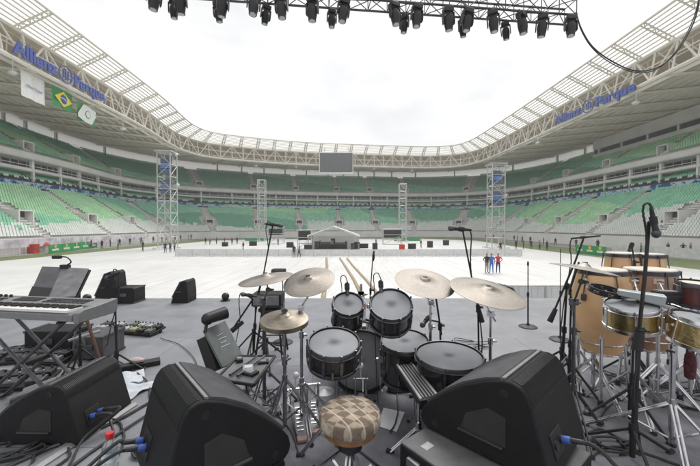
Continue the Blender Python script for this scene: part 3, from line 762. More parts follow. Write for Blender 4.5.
desk(325, 2.4, 1.35, 61.2, 'dark mixing desk under the left half of the white tent')
desk(340, 2.6, 1.25, 61.6, 'dark mixing desk under the right half of the white tent')
def rack(x, w, h, Y, label):
    p = Vector(((x-350)/330*Y, Y, FZ)); root = thing('equipment_rack', p, label, 'rack')
    bm = MB(); bm.box(p+Vector((0,0,h/2)), (w,.8,h)); bm.build('case', M['black'], root, smooth=False, bevel=.03)
    for i in range(3):
        bm = MB(); bm.box(p+Vector((0,-.41,h*(.25+.25*i))), (w*.8,.05,h*.16)); bm.build('unit', M['darkmetal'], root, smooth=False)
rack(317, .9, 1.4, 61.5, 'dark upright equipment rack at the left leg of the white tent')
rack(333, .8, 1.9, 63, 'tall dark equipment rack behind the mixing desks under the white tent')
rack(353, .8, 1.1, 60.5, 'low dark equipment rack just right of the white tent')
def scaffold(xa, xb, ytop, ybase, Y, boxy, label):
    root = thing('scaffold', Vector((((xa+xb)/2-350)/330*Y, Y+1, FZ)), label, 'scaffold')
    x0, x1 = (xa-350)/330*Y, (xb-350)/330*Y; H = P(0,ytop,Y).z-FZ
    for x in (x0,x1):
        for y in (Y, Y+2):
            bm = MB(); bm.tube((x,y,FZ), (x,y,FZ+H), .07, n=6); bm.build('leg', M['scaf'], root)
    bm = MB()
    for f in (.3,.62,1):
        for y in (Y,Y+2): bm.tube((x0,y,FZ+H*f), (x1,y,FZ+H*f), .06, n=5)
        for x in (x0,x1): bm.tube((x,Y,FZ+H*f), (x,Y+2,FZ+H*f), .06, n=5)
    bm.tube((x0,Y,FZ), (x1,Y,FZ+H*.62), .05, n=5); bm.build('bracing', M['scaf'], root)
    bm = MB(); z0, z1 = P(0,boxy[1],Y).z, P(0,boxy[0],Y).z
    bm.box(((x0+x1)/2, Y+.8, (z0+z1)/2), (x1-x0-.2, 1.2, z1-z0)); bm.build('equipment_box', M['black'], root, smooth=False)
    bm = MB(); bm.box(((x0+x1)/2, Y+1, FZ+H*.3), (x1-x0, 2, .1)); bm.build('deck', M['greywall'], root, smooth=False)
scaffold(297.5,311,230,250,60,(231,240),'small scaffold tower with a dark box on top left of the white tent')
scaffold(383.5,402,229,243,78,(230,237.5),'scaffold with dark screen box right of the white tent')
scaffold(268,283,227,243,80,(229,235),'scaffold with dark box behind the microphone on the left half of the pitch')
# small tents and red goods at the far sides
def box_thing(name, x, y, Y, w, d, h, m, label, cat, lid=None):
    p = Vector(((x-350)/330*Y, Y, FZ)); root = thing(name, p, label, cat)
    bm = MB(); bm.box(p+Vector((0,0,h/2)), (w,d,h)); bm.build('body', m, root, smooth=False, bevel=.04)
    bm = MB(); bm.box(p+Vector((0,0,h+.05)), (w*1.06,d*1.06,.1)); bm.build('lid', lid or m, root, smooth=False, bevel=.03)
M['redcloth'] = mat('red_cloth', (.50,.05,.04), .8, var=.2, scale=2)
box_thing('bin', 1.5, 252, 50, 1.1, .9, 1.2, M['redcloth'], 'red bin on the grass strip at the left edge of the photo', 'bin')
box_thing('bin', 33, 251, 51, 1.1, .9, 1.35, M['redcloth'], 'red bin with red top between the two dark figures on the left grass strip', 'bin')
box_thing('crate', 402, 252, 58, .9, .8, .95, M['redcloth'], 'small red crate on the pitch right of the white tent', 'crate')
for i, (x, Y, w, h, lab) in enumerate(((308,58.5,1.3,.9,'low black road case in front of the scaffold beside the white tent'),(357,62,1.1,1.2,'black road case to the right behind the white tent'),(364,64,1.6,.8,'wide low black road case right of the white tent'),
        (375,60,.9,1.1,'upright black road case between the white tent and the red crate'),(412,62,1.4,.9,'wide black road case right of the red crate'),(430,66,1.0,1.2,'black road case standing alone right of the bare right tower'),
        (290,66,1.3,1.0,'black road case left of the scaffold beside the white tent'),(253,72,1.5,.9,'wide black road case near the bare left tower'),(446,74,1.2,1.1,'black road case on the far pitch left of the right speaker tower'),(225,70,1.1,.8,'small black road case behind the left part of the barrier'))):
    box_thing('road_case', x, 246, Y, w, .8, h, M['black'], lab, 'case', M['darkmetal'])
def parasol(x, y0, y1, Y, w, m, label):
    p = Vector(((x-350)/330*Y, Y, FZ)); root = thing('market_umbrella', p, label, 'umbrella')
    z = P(0,y0,Y).z
    bm = MB(); bm.tube(p, (p.x,p.y,z), .05); bm.build('pole', M['scaf'], root)
    bm = MB(); bm.lathe([(w/2,z-FZ-.55),(w*.3,z-FZ-.2),(.05,z-FZ)], p, n=8); bm.build('canopy', m, root, angle=10)
parasol(30,241.5,250,52.5,1.8,M['redcloth'],'red umbrella over the red bin on the left grass strip')
parasol(44,241.5,250,53.5,1.6,M['redcloth'],'small red umbrella behind the dark figure beside the green board')

# rails and stacked gear seen along the foot of the stands
# ---- people: one continuous skinned body each
def skin_mesh(joints, edges, lv=1):
    me = bpy.data.meshes.new('body'); me.from_pydata([j[0] for j in joints], edges, [])
    o = bpy.data.objects.new('body', me); C.objects.link(o)
    o.modifiers.new('skin', 'SKIN')
    for i, j in enumerate(joints):
        d = me.skin_vertices[0].data[i]; r = j[1]; d.radius = r if isinstance(r, tuple) else (r, r); d.use_root = (i == 0)
    s = o.modifiers.new('sub', 'SUBSURF'); s.levels = lv; s.render_levels = lv
    dg = bpy.context.evaluated_depsgraph_get(); m2 = bpy.data.meshes.new_from_object(o.evaluated_get(dg))
    bpy.data.objects.remove(o); bpy.data.meshes.remove(me); return m2
def person_mesh(pose):
    J = []; E = []
    def add(p, r, par=None):
        J.append((Vector(p), r)); i = len(J)-1
        if par is not None: E.append((par, i))
        return i
    pel = add((0,0,.96), (.15,.11)); sp = add((0,.0,1.14), (.135,.10), pel); ch = add((0,0,1.33), (.165,.115), sp); nb = add((0,-.01,1.47), (.065,.06), ch)
    nk = add((0,0,1.54), .052, nb); h1 = add((0,.015,1.62), (.072,.085), nk); h2 = add((0,.01,1.69), (.078,.095), h1); add((0,0,1.755), (.055,.065), h2)
    add((0,.115,1.635), .018, h1)
    add((-.088,.0,1.645), .018, h1); add((.088,.0,1.645), .018, h1)
    for s in (-1, 1):
        sh = add((s*.175,0,1.42), .062, ch)
        if pose == 'hip' : el, wr, pa, fd = (s*.36,-.06,1.18), (s*.20,.06,1.02), (s*.165,.10,1.0), Vector((-s*.5,.5,-.5))
        elif pose == 'point' and s > 0: el, wr, pa, fd = (s*.25,.16,1.22), (s*.22,.38,1.30), (s*.215,.46,1.32), Vector((0,1,.1))
        elif pose == 'walk': el, wr, pa, fd = (s*.235,-s*.10,1.15), (s*.25,-s*.06+.08,.92), (s*.25,-s*.06+.11,.85), Vector((0,.3,-1))
        else: el, wr, pa, fd = (s*.235,-.03,1.15), (s*.255,.04,.90), (s*.255,.06,.83), Vector((0,.25,-1))
        e = add(el, .044, sh); w = add(wr, .03, e); pm = add(pa, (.03,.022), w)
        fd = fd.normalized()
        side = fd.cross(Vector((1,0,0)));
        if side.length < .2: side = Vector((0,0,1))
        side.normalize()
        for k, L_ in ((-1.4,.065),(-.5,.08),(.45,.075),(1.3,.06)):
            f1 = add(Vector(pa)+fd*.04+side*k*.014, .0085, pm); add(Vector(pa)+fd*(.04+L_)+side*k*.015+Vector((-s*.012,0,0)), .007, f1)
        add(Vector(pa)+side*.045+fd*.02, .009, pm)
        st = .16*s if pose == 'walk' else 0
        hp = add((s*.095,0,.88), (.095,.09), pel); kn = add((s*.115,.03+st*.55,.49), .062, hp); an = add((s*.125,-.01+st,.09), .043, kn)
        add((s*.145,.13+st,.04), (.042,.034), an)
    me = skin_mesh(J, E)
    me.materials.clear()
    for k in range(5): me.materials.append(M['soil'])
    for p in me.polygons:
        c = p.center; p.use_smooth = True
        if (c.z > 1.705) or (c.z > 1.60 and c.y < -.035): i = 3
        elif c.z > 1.475: i = 0
        elif abs(c.x) > .19 and c.z < 1.20 or (pose == 'point' and c.y > .2): i = 0
        elif c.z > .95: i = 1
        elif c.z > .10: i = 2
        else: i = 4
        p.material_index = i
    return me
M['skin'] = mat('skin', (.38,.22,.15), .6, var=.08); M['hair'] = mat('dark_hair', (.03,.022,.018), .7)
M['shoe'] = mat('shoe', (.06,.055,.05), .7)
CL = dict(brown=(.07,.045,.04), blue=(.06,.16,.5), red=(.55,.05,.06), black=(.03,.03,.035), grey=(.22,.22,.23), navy=(.03,.045,.12), khaki=(.30,.25,.17), green=(.06,.2,.09), white=(.6,.6,.6))
CM = {k: mat('cloth_'+k, v, .9, var=.12, scale=6) for k, v in CL.items()}
PM = {k: person_mesh(k) for k in ('stand','hip','point','walk')}
def person(x, y, pose, top, trousers, yaw, label, group=None, h=1.0, Y=None):
    p = ground_pt(x, y) if Y is None else Vector(((x-350)/330*Y, Y, FZ))
    me = PM[pose].copy(); me.name = 'person'
    for i, m in enumerate((M['skin'], CM[top], CM[trousers], M['hair'], M['shoe'])): me.materials[i] = m
    o = bpy.data.objects.new('person', me); C.objects.link(o); o.location = (p.x, p.y, FZ+.006); o.rotation_euler = (0,0,R(yaw)); o.scale = (h,h,h)
    tag(o, label, 'person', group); return o
person(486.6,273,'hip','brown','khaki',200,'person in dark brown top and khaki trousers, left one of the trio')
person(491.4,273.3,'stand','blue','blue',150,'person in blue top and blue trousers, middle one of the trio on the white floor')
person(498,273,'hip','red','navy',165,'person in red top and navy trousers, right one of the trio on the white floor')
person(294,257.5,'stand','black','black',170,'person in black walking before the barrier, left one of the pair near the scaffold')
person(299.2,257,'walk','grey','black',120,'person in grey top before the barrier, right one of the pair near the scaffold')
person(243.3,251.8,'walk','black','grey',90,'person in black top walking alone at the left part of the barrier line')
person(143,251.5,'walk','black','black',100,'lone person in black at the left of the speaker tower on the white floor', h=1.05)
person(165.3,253,'stand','black','navy',20,'person in black top and navy trousers at the foot of the left speaker tower')
person(170.2,252.5,'point','navy','navy',250,'person in navy reaching forward at the foot of the left speaker tower')
person(174.6,251.8,'stand','grey','black',150,'person in grey top and black trousers right of the left speaker tower')
person(9.5,254,'hip','black','brown',150,'person in black top and brown trousers near the left edge of the grass strip', h=1.1)
person(21.5,252.5,'walk','black','navy',90,'person in black top walking left of the red bin', h=.95)
person(41.8,251.6,'hip','black','black',160,'person dressed in black between the red bin and the green board')
person(102,249,'stand','black','black',180,'person in black standing at the far end of the green board')
person(118,250.3,'stand','grey','black',120,'person in grey top by the end of the pale board on the left')
for i, (x, Y, top, tr) in enumerate(((205.5,76,'black','black'),(210,75,'grey','black'),(216.5,78,'navy','black'),(224.5,74,'black','grey'),(232,76,'brown','black'),(237,78,'black','black'),(278,74,'grey','navy'))):
    person(x, 244, 'stand', top, tr, 40*i, ['person in black first from left in the loose row behind the left barrier','person in grey second from left in the loose row behind the left barrier','person in navy third from left in the loose row behind the left barrier','person in black top and grey trousers amid the row behind the left barrier','person in brown top in the row behind the left barrier','person in black last on the right of the row behind the left barrier','person in grey top left of the scaffold beside the tent'][i], 'people behind the barrier at left', Y=Y)
for i, (x, Y, top, pose, lab) in enumerate(((346,59.5,'black','stand','person in black at the right leg of the white tent'),(358,59,'navy','stand','person in navy just right of the white tent'),(320,60.6,'black','stand','person in black at the left mixing desk'),
        (332,60.9,'grey','stand','person in grey between the two mixing desks'),(421,64,'black','walk','person in black walking right of the red crate'),(376,70,'grey','stand','person in grey before the scaffold with the dark screen'))):
    person(x, 246, pose, top, 'black', 60*i, lab, 'people around the mixing tent', Y=Y)
for i, (x, y, top, pose, lab) in enumerate(((516,249.5,'black','stand','person in black left of the dark group by the right stand'),(523.5,249,'navy','hip','person in navy in the dark group right of the right speaker tower'),(531,249.3,'black','walk','person in black walking in the group right of the right speaker tower'),
        (539.5,249.8,'grey','stand','person in grey in the group by the right stand'),(547,250.2,'black','stand','person in black at the right end of the group by the right stand'),(500.5,252,'black','stand','person in black at the foot of the right speaker tower'),
        (641,255,'green','stand','person in green behind the tall microphone stand at the right stand'),(683,254.5,'black','hip','person in black standing at the foot of the right stand near the photo edge'),(690.5,255,'grey','stand','person in grey at the foot of the right stand at the photo edge'),(668,254,'black','stand','person in black behind the low wall at the right stand'))):
    person(x, y, pose, top, 'black', 70*i, lab)

rnd = random.Random(11)
for side, lab, grp, n in ((-1,'small dark figure standing along the foot of the left stand behind the banner fence','people along the left stand',12),(1,'small dark figure standing on the grass along the foot of the right stand','people along the right stand',14)):
    for i in range(n):
        Y = 62+i*4.2+rnd.uniform(-1.5,1.5) if side < 0 else 60+i*4.0+rnd.uniform(-1.5,1.5)
        X = (-48.6-(Y-50)*.07-.5*0 if side < 0 else 47.2+rnd.uniform(-3,1)); X = X+.9 if side < 0 else X
        person(350+X/Y*330, 250, rnd.choice(('stand','hip','walk')), rnd.choice(('black','navy','black','brown')), 'black', rnd.uniform(0,360), lab, grp, Y=Y)

# ================================================================== ON THE STAGE
M['carpet'] = mat('stage_carpet', (.185,.185,.21), .95, var=.3, scale=5, bump=.8, bscale=200)
bm = MB(); bm.box((1.75,2.15,.004), (6.3,3.5,.008)); tag(bm.build('carpet', M['carpet'], smooth=False), 'large dark grey carpet under the drum kit and percussion', 'carpet')
V = Vector
def cable(pts, label, r=.007, m=None, wob=.02, group=None, name='cable', sub=8):
    pts = [V(p) for p in pts]
    pp = [pts[0]*2-pts[1]] + pts + [pts[-1]*2-pts[-2]]; out = []
    for i in range(1, len(pp)-2):
        p0, p1, p2, p3 = pp[i-1:i+3]
        for k in range(sub):
            t = k/sub; q = .5*((2*p1)+(p2-p0)*t+(2*p0-5*p1+4*p2-p3)*t*t+(3*p1-p0-3*p2+p3)*t**3)
            out.append(q+V((random.uniform(-wob,wob)*.1, random.uniform(-wob,wob)*.1, 0)))
    out.append(pts[-1]); bm = MB(); bm.path(out, r, n=6)
    o = bm.build(name, m or M['cable'])
    if label: tag(o, label, 'cable', group)
    return o
def sagcable(bm, pts, r, n=6, sub=8):
    pts = [V(p) for p in pts]; pp = [pts[0]*2-pts[1]] + pts + [pts[-1]*2-pts[-2]]; out = []
    for i in range(1, len(pp)-2):
        p0, p1, p2, p3 = pp[i-1:i+3]
        for k in range(sub):
            t = k/sub; out.append(.5*((2*p1)+(p2-p0)*t+(2*p0-5*p1+4*p2-p3)*t*t+(3*p1-p0-3*p2+p3)*t**3))
    out.append(pts[-1]); bm.path(out, r, n=n)

# ---------------------------------------------------------------- stands
def leg_mesh(c, ang, h, reach, m, root, r=.011, double=True, brace=True, foot=True):
    d = V((math.cos(ang), math.sin(ang), 0)); c = V(c); top = c+V((0,0,h)); ft = c+d*reach+V((0,0,.018)); s = V((-d.y, d.x, 0))*.012
    bm = MB()
    if double: bm.tube(top+s+d*.02, ft+s, r*.7, n=6); bm.tube(top-s+d*.02, ft-s, r*.7, n=6)
    else: bm.tube(top+d*.02, ft, r, n=8)
    if brace:
        mid = top.lerp(ft, .5); bm.tube(c+V((0,0,h*.22)), mid, r*.6, n=6); bm.tube(mid-s*1.4, mid+s*1.4, r*.7, n=6)
    l = bm.build('leg', m, root)
    if foot:
        bm = MB(); bm.tube(ft-V((0,0,.018))-d*.02, ft+d*.03+V((0,0,.006)), .019, .016, n=8); bm.build('rubber_foot', M['rubber'], l)
def tripod(c, root, m, h=.32, reach=.30, a0=.5, n=3, **k):
    for i in range(n): leg_mesh(c, a0+2*PI*i/n, h, reach, m, root, **k)
    bm = MB(); c = V(c); bm.tube(c+V((0,0,h-.03)), c+V((0,0,h+.05)), .022, n=10); bm.tube(c+V((0,0,h*.22-.02)), c+V((0,0,h)), .0165, n=8); bm.build('collar', m, root)
def wingnut(bm, p, d, r=.012):
    p = V(p); d = V(d).normalized(); bm.tube(p, p+d*.035, r, n=8); u, w, a = frame(d); bm.box(p+d*.035, (.05,.012,.02), axes_rot(u, w, a))
def cymbal_stand(base, top, label, m='chrome', tilt=(0,0,1), tail=None, a0=.6, reach=.30, h=.34):
    base, top = V(base), V(top); m = M[m]
    root = thing('cymbal_stand', base, label, 'stand'); tripod(base, root, m, h, reach, a0)
    j = V((base.x, base.y, max(.5, (top.z)*.62)))
    bm = MB(); bm.tube(base+V((0,0,h*.2)), j, .0135, n=10); bm.tube(j-V((0,0,.04)), j+V((0,0,.015)), .021, n=10); wingnut(bm, j-V((0,0,.015)), (1,.3,0)); bm.build('lower_tube', m, root)
    k = top-V(tilt).normalized()*.10
    bm = MB(); 
    if (V((k.x,k.y,0))-V((base.x,base.y,0))).length > .06:
        e = V((base.x,base.y,j.z+.22)); bm.tube(j, e, .010, n=8); bm.tube(e, k, .008, n=8); bm.tube(e-(k-e).normalized()*.14, e, .008, n=8); bm.box(e, (.05,.04,.05)); wingnut(bm, e, (0,-1,0))
    else:
        bm.tube(j, k, .010, n=8); bm.tube(j.lerp(k,.5)-V((0,0,.03)), j.lerp(k,.5)+V((0,0,.02)), .016, n=8); wingnut(bm, j.lerp(k,.5), (1,-.4,0))
    bm.build('upper_tube', m, root)
    bm = MB(); tl = V(tilt).normalized(); bm.sphere(k, .022, n=8); wingnut(bm, k, (1,-.5,0)); bm.tube(k, top+tl*.035, .0055, n=8); bm.tube(top-tl*.03, top-tl*.004, .017, n=10); bm.build('tilter', m, root)
    bm = MB(); bm.tube(top+tl*.013, top+tl*.032, .016, n=10, mi=0); bm.box(top+tl*.04, (.035,.010,.016)); bm.build('wing_nut', M['darkmetal'], root)
    return root
def cymbal(c, d, n_, label, m='cymbal', name='cymbal', bell=.18):
    r = d/2; pr = [(.006,.042),(bell*r*.5,.040),(bell*r*.85,.028),(bell*r*1.1,.018),(r*.5,.010),(r*.82,.002),(r,-.008),(r,-.0105),(r*.82,-.001),(r*.5,.007),(bell*r*1.1,.0145),(bell*r*.5,.036),(.006,.038)]
    bm = MB(); bm.lathe(pr, c, n_, n=56, capb=False, capt=False)
    return tag(bm.build(name, M[m], angle=60, origin=c), label, 'cymbal')
def mic_stand(base, pts, label, m='black', round_base=False, a0=.4, reach=.30, h=.28, r=.011, counter=None, double=False, root_name='microphone_stand'):
    base = V(base); pts = [V(p) for p in pts]; m_ = M[m]
    root = thing(root_name, base, label, 'stand')
    if round_base:
        bm = MB(); bm.lathe([(.14,0),(.14,.012),(.12,.022),(.03,.035),(.02,.06)], base, n=28); bm.build('base', m_, root)
    else: tripod(base, root, m_, h, reach, a0, double=double, brace=False)
    j = pts[0]; bm = MB(); low = base.lerp(j, .52); bm.tube(base+V((0,0,.03)), low, r*1.15, n=10); bm.tube(low-V((0,0,.04)), low+V((0,0,.03)), r*1.7, n=10); bm.tube(low, j, r*.8, n=8); bm.build('pole', m_, root)
    if len(pts) > 1:
        bm = MB(); bm.tube(j-V((0,0,.05)), j+V((0,0,.02)), r*1.6, n=10); bm.sphere(j, r*2.0, n=8); wingnut(bm, j, (1,-.3,0)); bm.build('joint', m_, root)
        d = (pts[1]-j).normalized()
        bm = MB(); bm.tube(j-d*.10 if counter is None else V(counter), pts[1], r*.75, n=8)
        for a, c in zip(pts[1:], pts[2:]): bm.tube(a, c, r*.7, n=8)
        b_ = bm.build('boom', m_, root)
        if counter is not None:
            cc = V(counter); bm = MB(); bm.tube(cc, cc+(j-cc).normalized()*.16, r*2.2, r*1.6, n=10); bm.build('counterweight', M['rubber'], b_)
    return root
def microphone(p, d, label, kind='dynamic', L_=.17, clip=None):
    p = V(p); d = V(d).normalized(); root = thing('microphone', p, label, 'microphone')      # p: tip, d: pointing direction
    if kind == 'pencil':
        bm = MB(); bm.lathe([(.010,0),(.0105,.01),(.0105,L_),(.007,L_+.015)], p, -d, n=14); bm.build('body', M['plastic'], root)
        bm = MB(); bm.lathe([(.009,-.004),(.0112,0),(.0112,.012)], p, -d, n=14); bm.build('grille', M['darkmetal'], root)
    elif kind == 'tom':
        bm = MB(); bm.lathe([(.014,.03),(.017,.04),(.017,.09),(.012,.11)], p, -d, n=14); bm.build('body', M['plastic'], root)
        bm = MB(); bm.lathe([(.008,0),(.016,.005),(.018,.015),(.017,.04)], p, -d, n=14); bm.build('grille', M['darkmetal'], root)
    else:
        bm = MB(); bm.lathe([(.020,.045),(.019,.06),(.012,L_),(.010,L_+.02)], p, -d, n=16); bm.build('body', M['plastic'], root)
        bm = MB(); bm.lathe([(.006,0),(.018,.006),(.026,.022),(.026,.036),(.021,.048)], p, -d, n=16); bm.build('grille', M['darkmetal'], root)
    q = p-d*(L_*.6 if kind != 'tom' else .07)
    bm = MB(); bm.tube(q-d*.03, q+d*.02, .022 if kind != 'pencil' else .015, n=12)
    if clip is not None: bm.tube(q, V(clip), .008, n=8)
    bm.build('clip', M['rubber'], root)
    return root

# ---------------------------------------------------------------- drums
def drum(name, c, d, depth, n_, label, cat, nlug=8, shell='shell', rim='darkmetal', legs=None, headm='head', tube_lugs=False, origin=None):
    """c: centre of the playing head; n_: head normal"""
    c = V(c); n_ = V(n_).normalized(); r = d/2; u, w, a = frame(n_)
    root = thing(name, V((c.x, c.y, max(0,c.z-depth))) if origin is None else V(origin), label, cat)
    bm = MB(); bm.lathe([(r-.012,-depth),(r-.004,-depth+.004),(r-.004,-.012),(r-.012,-.008)], c, n_, n=44, capt=False); bm.build('shell', M[shell], root)
    bm = MB(); bm.lathe([(.001,-.004),(r*.5,-.004),(r-.010,-.004),(r-.004,-.010)], c, n_, n=44, capb=False, capt=False); h_ = bm.build('drum_head', M[headm], root, origin=c)
    for hh in ((.008,-.022),(-depth-.006,-depth+.020)):
        bm = MB(); bm.lathe([(r-.004,hh[0]),(r+.003,hh[0]+.002),(r+.006,hh[0]-.003),(r+.006,hh[1]),(r+.013,hh[1]-.003),(r-.002,hh[1]-.006)], c, n_, n=44, capb=False, capt=False)
        bm.build('hoop', M[rim], root)
    for i in range(nlug):
        t = 2*PI*(i+.5)/nlug; e = u*math.cos(t)+w*math.sin(t); s = e.cross(a)
        bm = MB(); B = axes_rot(s, e, a); m2 = c-a*depth/2
        if tube_lugs: bm.tube(c+e*(r+.018)+a*.004, c+e*(r+.018)-a*(depth+.004), .006, n=6)
        else:
            bm.box(c+e*(r+.006)-a*min(.075,depth*.35), (.020,.022,.045), B); bm.box(c+e*(r+.006)-a*(depth-min(.075,depth*.35)), (.020,.022,.045), B)
            bm.tube(c+e*(r+.011)+a*.006, c+e*(r+.011)-a*(depth+.004), .0042, n=6)
            bm.tube(c+e*(r+.011)+a*.006, c+e*(r+.011)+a*.016, .007, n=6)
        bm.build('lug', M['chrome'] if tube_lugs else M['lugmetal'], root)
    if legs:
        for t in legs:
            e = u*math.cos(t)+w*math.sin(t); q = c-a*depth*.62+e*(r+.018); bm = MB(); bm.box(q, (.04,.04,.05)); wingnut(bm, q, e)
            bm.tube((q.x,q.y,c.z-.12), (q.x,q.y,.10), .007, n=8); bm.tube((q.x,q.y,.10), (q.x+e.x*.05,q.y+e.y*.05,.015), .007, n=8); l = bm.build('leg', M['chrome'], root)
            bm = MB(); bm.sphere((q.x+e.x*.05,q.y+e.y*.05,.016), .016, n=8); bm.build('rubber_foot', M['rubber'], l)
    return root
def nrm_tilt(tx, ty):           # head normal leaning towards +x / +y by the given degrees
    return V((math.tan(R(tx)), math.tan(R(ty)), 1)).normalized()
t1 = P(348.2,303.5,2.70); t2 = P(391,304,2.60); sn = P(334,342,2.35); f1 = P(404.6,340.5,2.95); f2 = P(449,355,2.60)
drum('rack_tom', t1, .25, .22, nrm_tilt(4,-34), 'smallest black tom tilted towards the stool, left of the pair over the bass drum', 'drum', 6)
drum('rack_tom', t2, .325, .205, nrm_tilt(-3,-34), 'mid sized black tom tilted towards the stool, right of the pair on the bass drum', 'drum', 8)
drum('snare_drum', sn, .365, .165, nrm_tilt(2,-15), 'black snare drum with coated head on a stand left of the round stool', 'drum', 10)
drum('floor_tom', f1, .42, .36, nrm_tilt(-2,-10), 'black floor tom nearer the bass drum, smaller of the two right of the kick', 'drum', 8, legs=(.3,2.3,4.4))
drum('floor_tom', f2, .515, .38, nrm_tilt(-1,-4), 'largest black floor tom in front, beside the right foreground wedge', 'drum', 8, legs=(.2,2.2,4.3))
# bass drum
kc = P(361.5,371,3.25); kc.z = .315
kroot = thing('bass_drum', V((kc.x,kc.y+.22,0)), 'black bass drum with dark batter head lying behind the stool', 'drum')
ax = V((0,-1,.03)).normalized(); r = .295; u, w, a = frame(ax)
bm = MB(); bm.lathe([(r-.01,-.44),(r,-.43),(r,-.01),(r-.01,0)], kc, ax, n=56, capt=False); bm.build('shell', M['shell'], kroot)
bm = MB(); bm.lathe([(.001,.002),(r*.5,.002),(r-.012,.002),(r-.004,-.004)], kc, ax, n=56, capb=False, capt=False); bm.build('drum_head', M['kickhead'], kroot, origin=kc)
bm = MB(); bm.lathe([(.001,-.445),(r-.01,-.445)], kc, ax, n=56, capb=False, capt=False); bm.build('front_head', M['kickhead'], kroot)
for h0 in (-.005, -.475):
    bm = MB(); bm.lathe([(r+.002,h0),(r+.024,h0),(r+.026,h0+.012),(r+.024,h0+.036),(r+.002,h0+.036)], kc, ax, n=56, capb=False, capt=False)
    bm.build('hoop', M['black'], kroot)
for i in range(10):
    t = 2*PI*(i+.5)/10; e = u*math.cos(t)+w*math.sin(t); s = e.cross(a); bm = MB(); bm.box(kc+e*(r+.012)-a*.12, (.025,.03,.06), axes_rot(s,e,a)); bm.box(kc+e*(r+.012)-a*.33, (.025,.03,.06), axes_rot(s,e,a))
    bm.tube(kc+e*(r+.03)+a*.04, kc+e*(r+.02)-a*.36, .005, n=6); bm.tube(kc+e*(r+.03)+a*.03, kc+e*(r+.05)+a*.03, .01, n=6); bm.build('lug', M['chrome'], kroot)
for s in (-1,1):
    bm = MB(); bm.tube(kc+V((s*r*.8,.30,-.10)), kc+V((s*(r+.18),.40,-.285)), .009, n=8); l = bm.build('spur', M['chrome'], kroot)
    bm = MB(); bm.sphere(kc+V((s*(r+.18),.40,-.285)), .016, n=8); bm.build('rubber_foot', M['rubber'], l)
# tom holder post with clamps
tm = V((.16, 2.98, .60)); hr = thing('tom_holder', V((kc.x,3.4,.61)), 'chrome double tom holder standing on the bass drum between the two toms', 'stand')
bm = MB(); bm.box(V((kc.x,3.4,.622)), (.10,.10,.03)); bm.tube((kc.x,3.4,.62), (kc.x,3.4,1.06), .014, n=10); bm.build('post', M['chrome'], hr)
for s, tt, dd in ((-1,t1,.24),(1,t2,.26)):
    bm = MB(); q = V((kc.x,3.4,.95)); e = V((tt.x-s*.12, tt.y+.10, tt.z-.12)); bm.tube(q, e, .010, n=8); bm.box(q, (.06,.05,.06)); wingnut(bm, q+V((s*.02,0,.0)), (s,-1,.2)); bm.box(e, (.05,.03,.08)); bm.sphere(q.lerp(e,.6), .024, n=8); bm.build('arm', M['chrome'], hr)
bm = MB(); bm.box((kc.x,3.375,.80), (.09,.03,.12)); bm.build('red_tag', M['redcloth'], hr)
# kick pedal
def pedal(p, yaw, label, L_=.33, m='board', plate='pinkplate', group=None):
    root = thing('drum_pedal', p, label, 'pedal', group); p = V(p); c_, s_ = math.cos(yaw), math.sin(yaw); f = V((s_*-1, c_, 0)); x = V((c_, s_, 0)); zz = V((0,0,1))   # f: towards the drum
    B = axes_rot(x, f, zz)
    bm = MB(); bm.box(p+f*(L_/2-.0)+zz*.008, (.085,L_,.012), B); bm.build('base_plate', M['darkmetal'], root, bevel=.002)
    tl = f*math.cos(.22)+zz*math.sin(.22); Bt = axes_rot(x, tl, x.cross(tl))
    bm = MB(); bm.prism([(-.026,0),(.026,0),(.04,.06),(.036,.22),(.022,L_-.06),(-.022,L_-.06),(-.036,.22),(-.04,.06)], p+zz*.024, x, tl, x.cross(tl), 0, .010); bm.build('footboard', M[m], root, bevel=.002)
    bm = MB()
    for q in range(7): bm.box(p+zz*.036+tl*(.07+q*(L_-.16)/7), (.05-.002*q,.010,.006), Bt)
    bm.build('grip_ribs', M['chrome'], root, smooth=False)
    bm = MB(); bm.box(p+zz*.026-f*.0, (.075,.07,.022), B)
    bm.build('heel_plate', M[plate], root, bevel=.004)
    bm = MB()
    for q in (-.05,.05): bm.tube(p+x*q+f*(L_)+zz*.0, p+x*q+f*L_+zz*.21, .011, n=8)
    bm.tube(p-x*.07+f*L_+zz*.20, p+x*.07+f*L_+zz*.20, .010, n=8); bm.build('frame', M['chrome'], root)
    bm = MB(); bm.tube(p+f*L_+zz*.20, p+f*(L_-.06)+zz*.34, .004, n=6); bm.sphere(p+f*(L_-.06)+zz*.35, .026, (1,1,1.2), 10); bm.build('beater', M['white'], root)
    bm = MB(); bm.tube(p+x*.02+f*(L_-.02)+zz*.20, p+x*.02+f*(L_-.06)+zz*.10, .006, n=6); bm.tube(p+x*.055+f*L_+zz*.18, p+x*.055+f*(L_-.02)+zz*.05, .008, n=8); bm.build('spring', M['chrome'], root)
    return root
pedal(F(302,442), .28, 'left one of two steel foot pedals with pinkish heel plates below the hi-hat', .44)
pedal(F(315,434), .16, 'right one of two steel foot pedals with pinkish heel plates beside the snare stand', .42)
pedal(F(362,420), 0, 'foot pedal at the bass drum behind the round stool', .34)
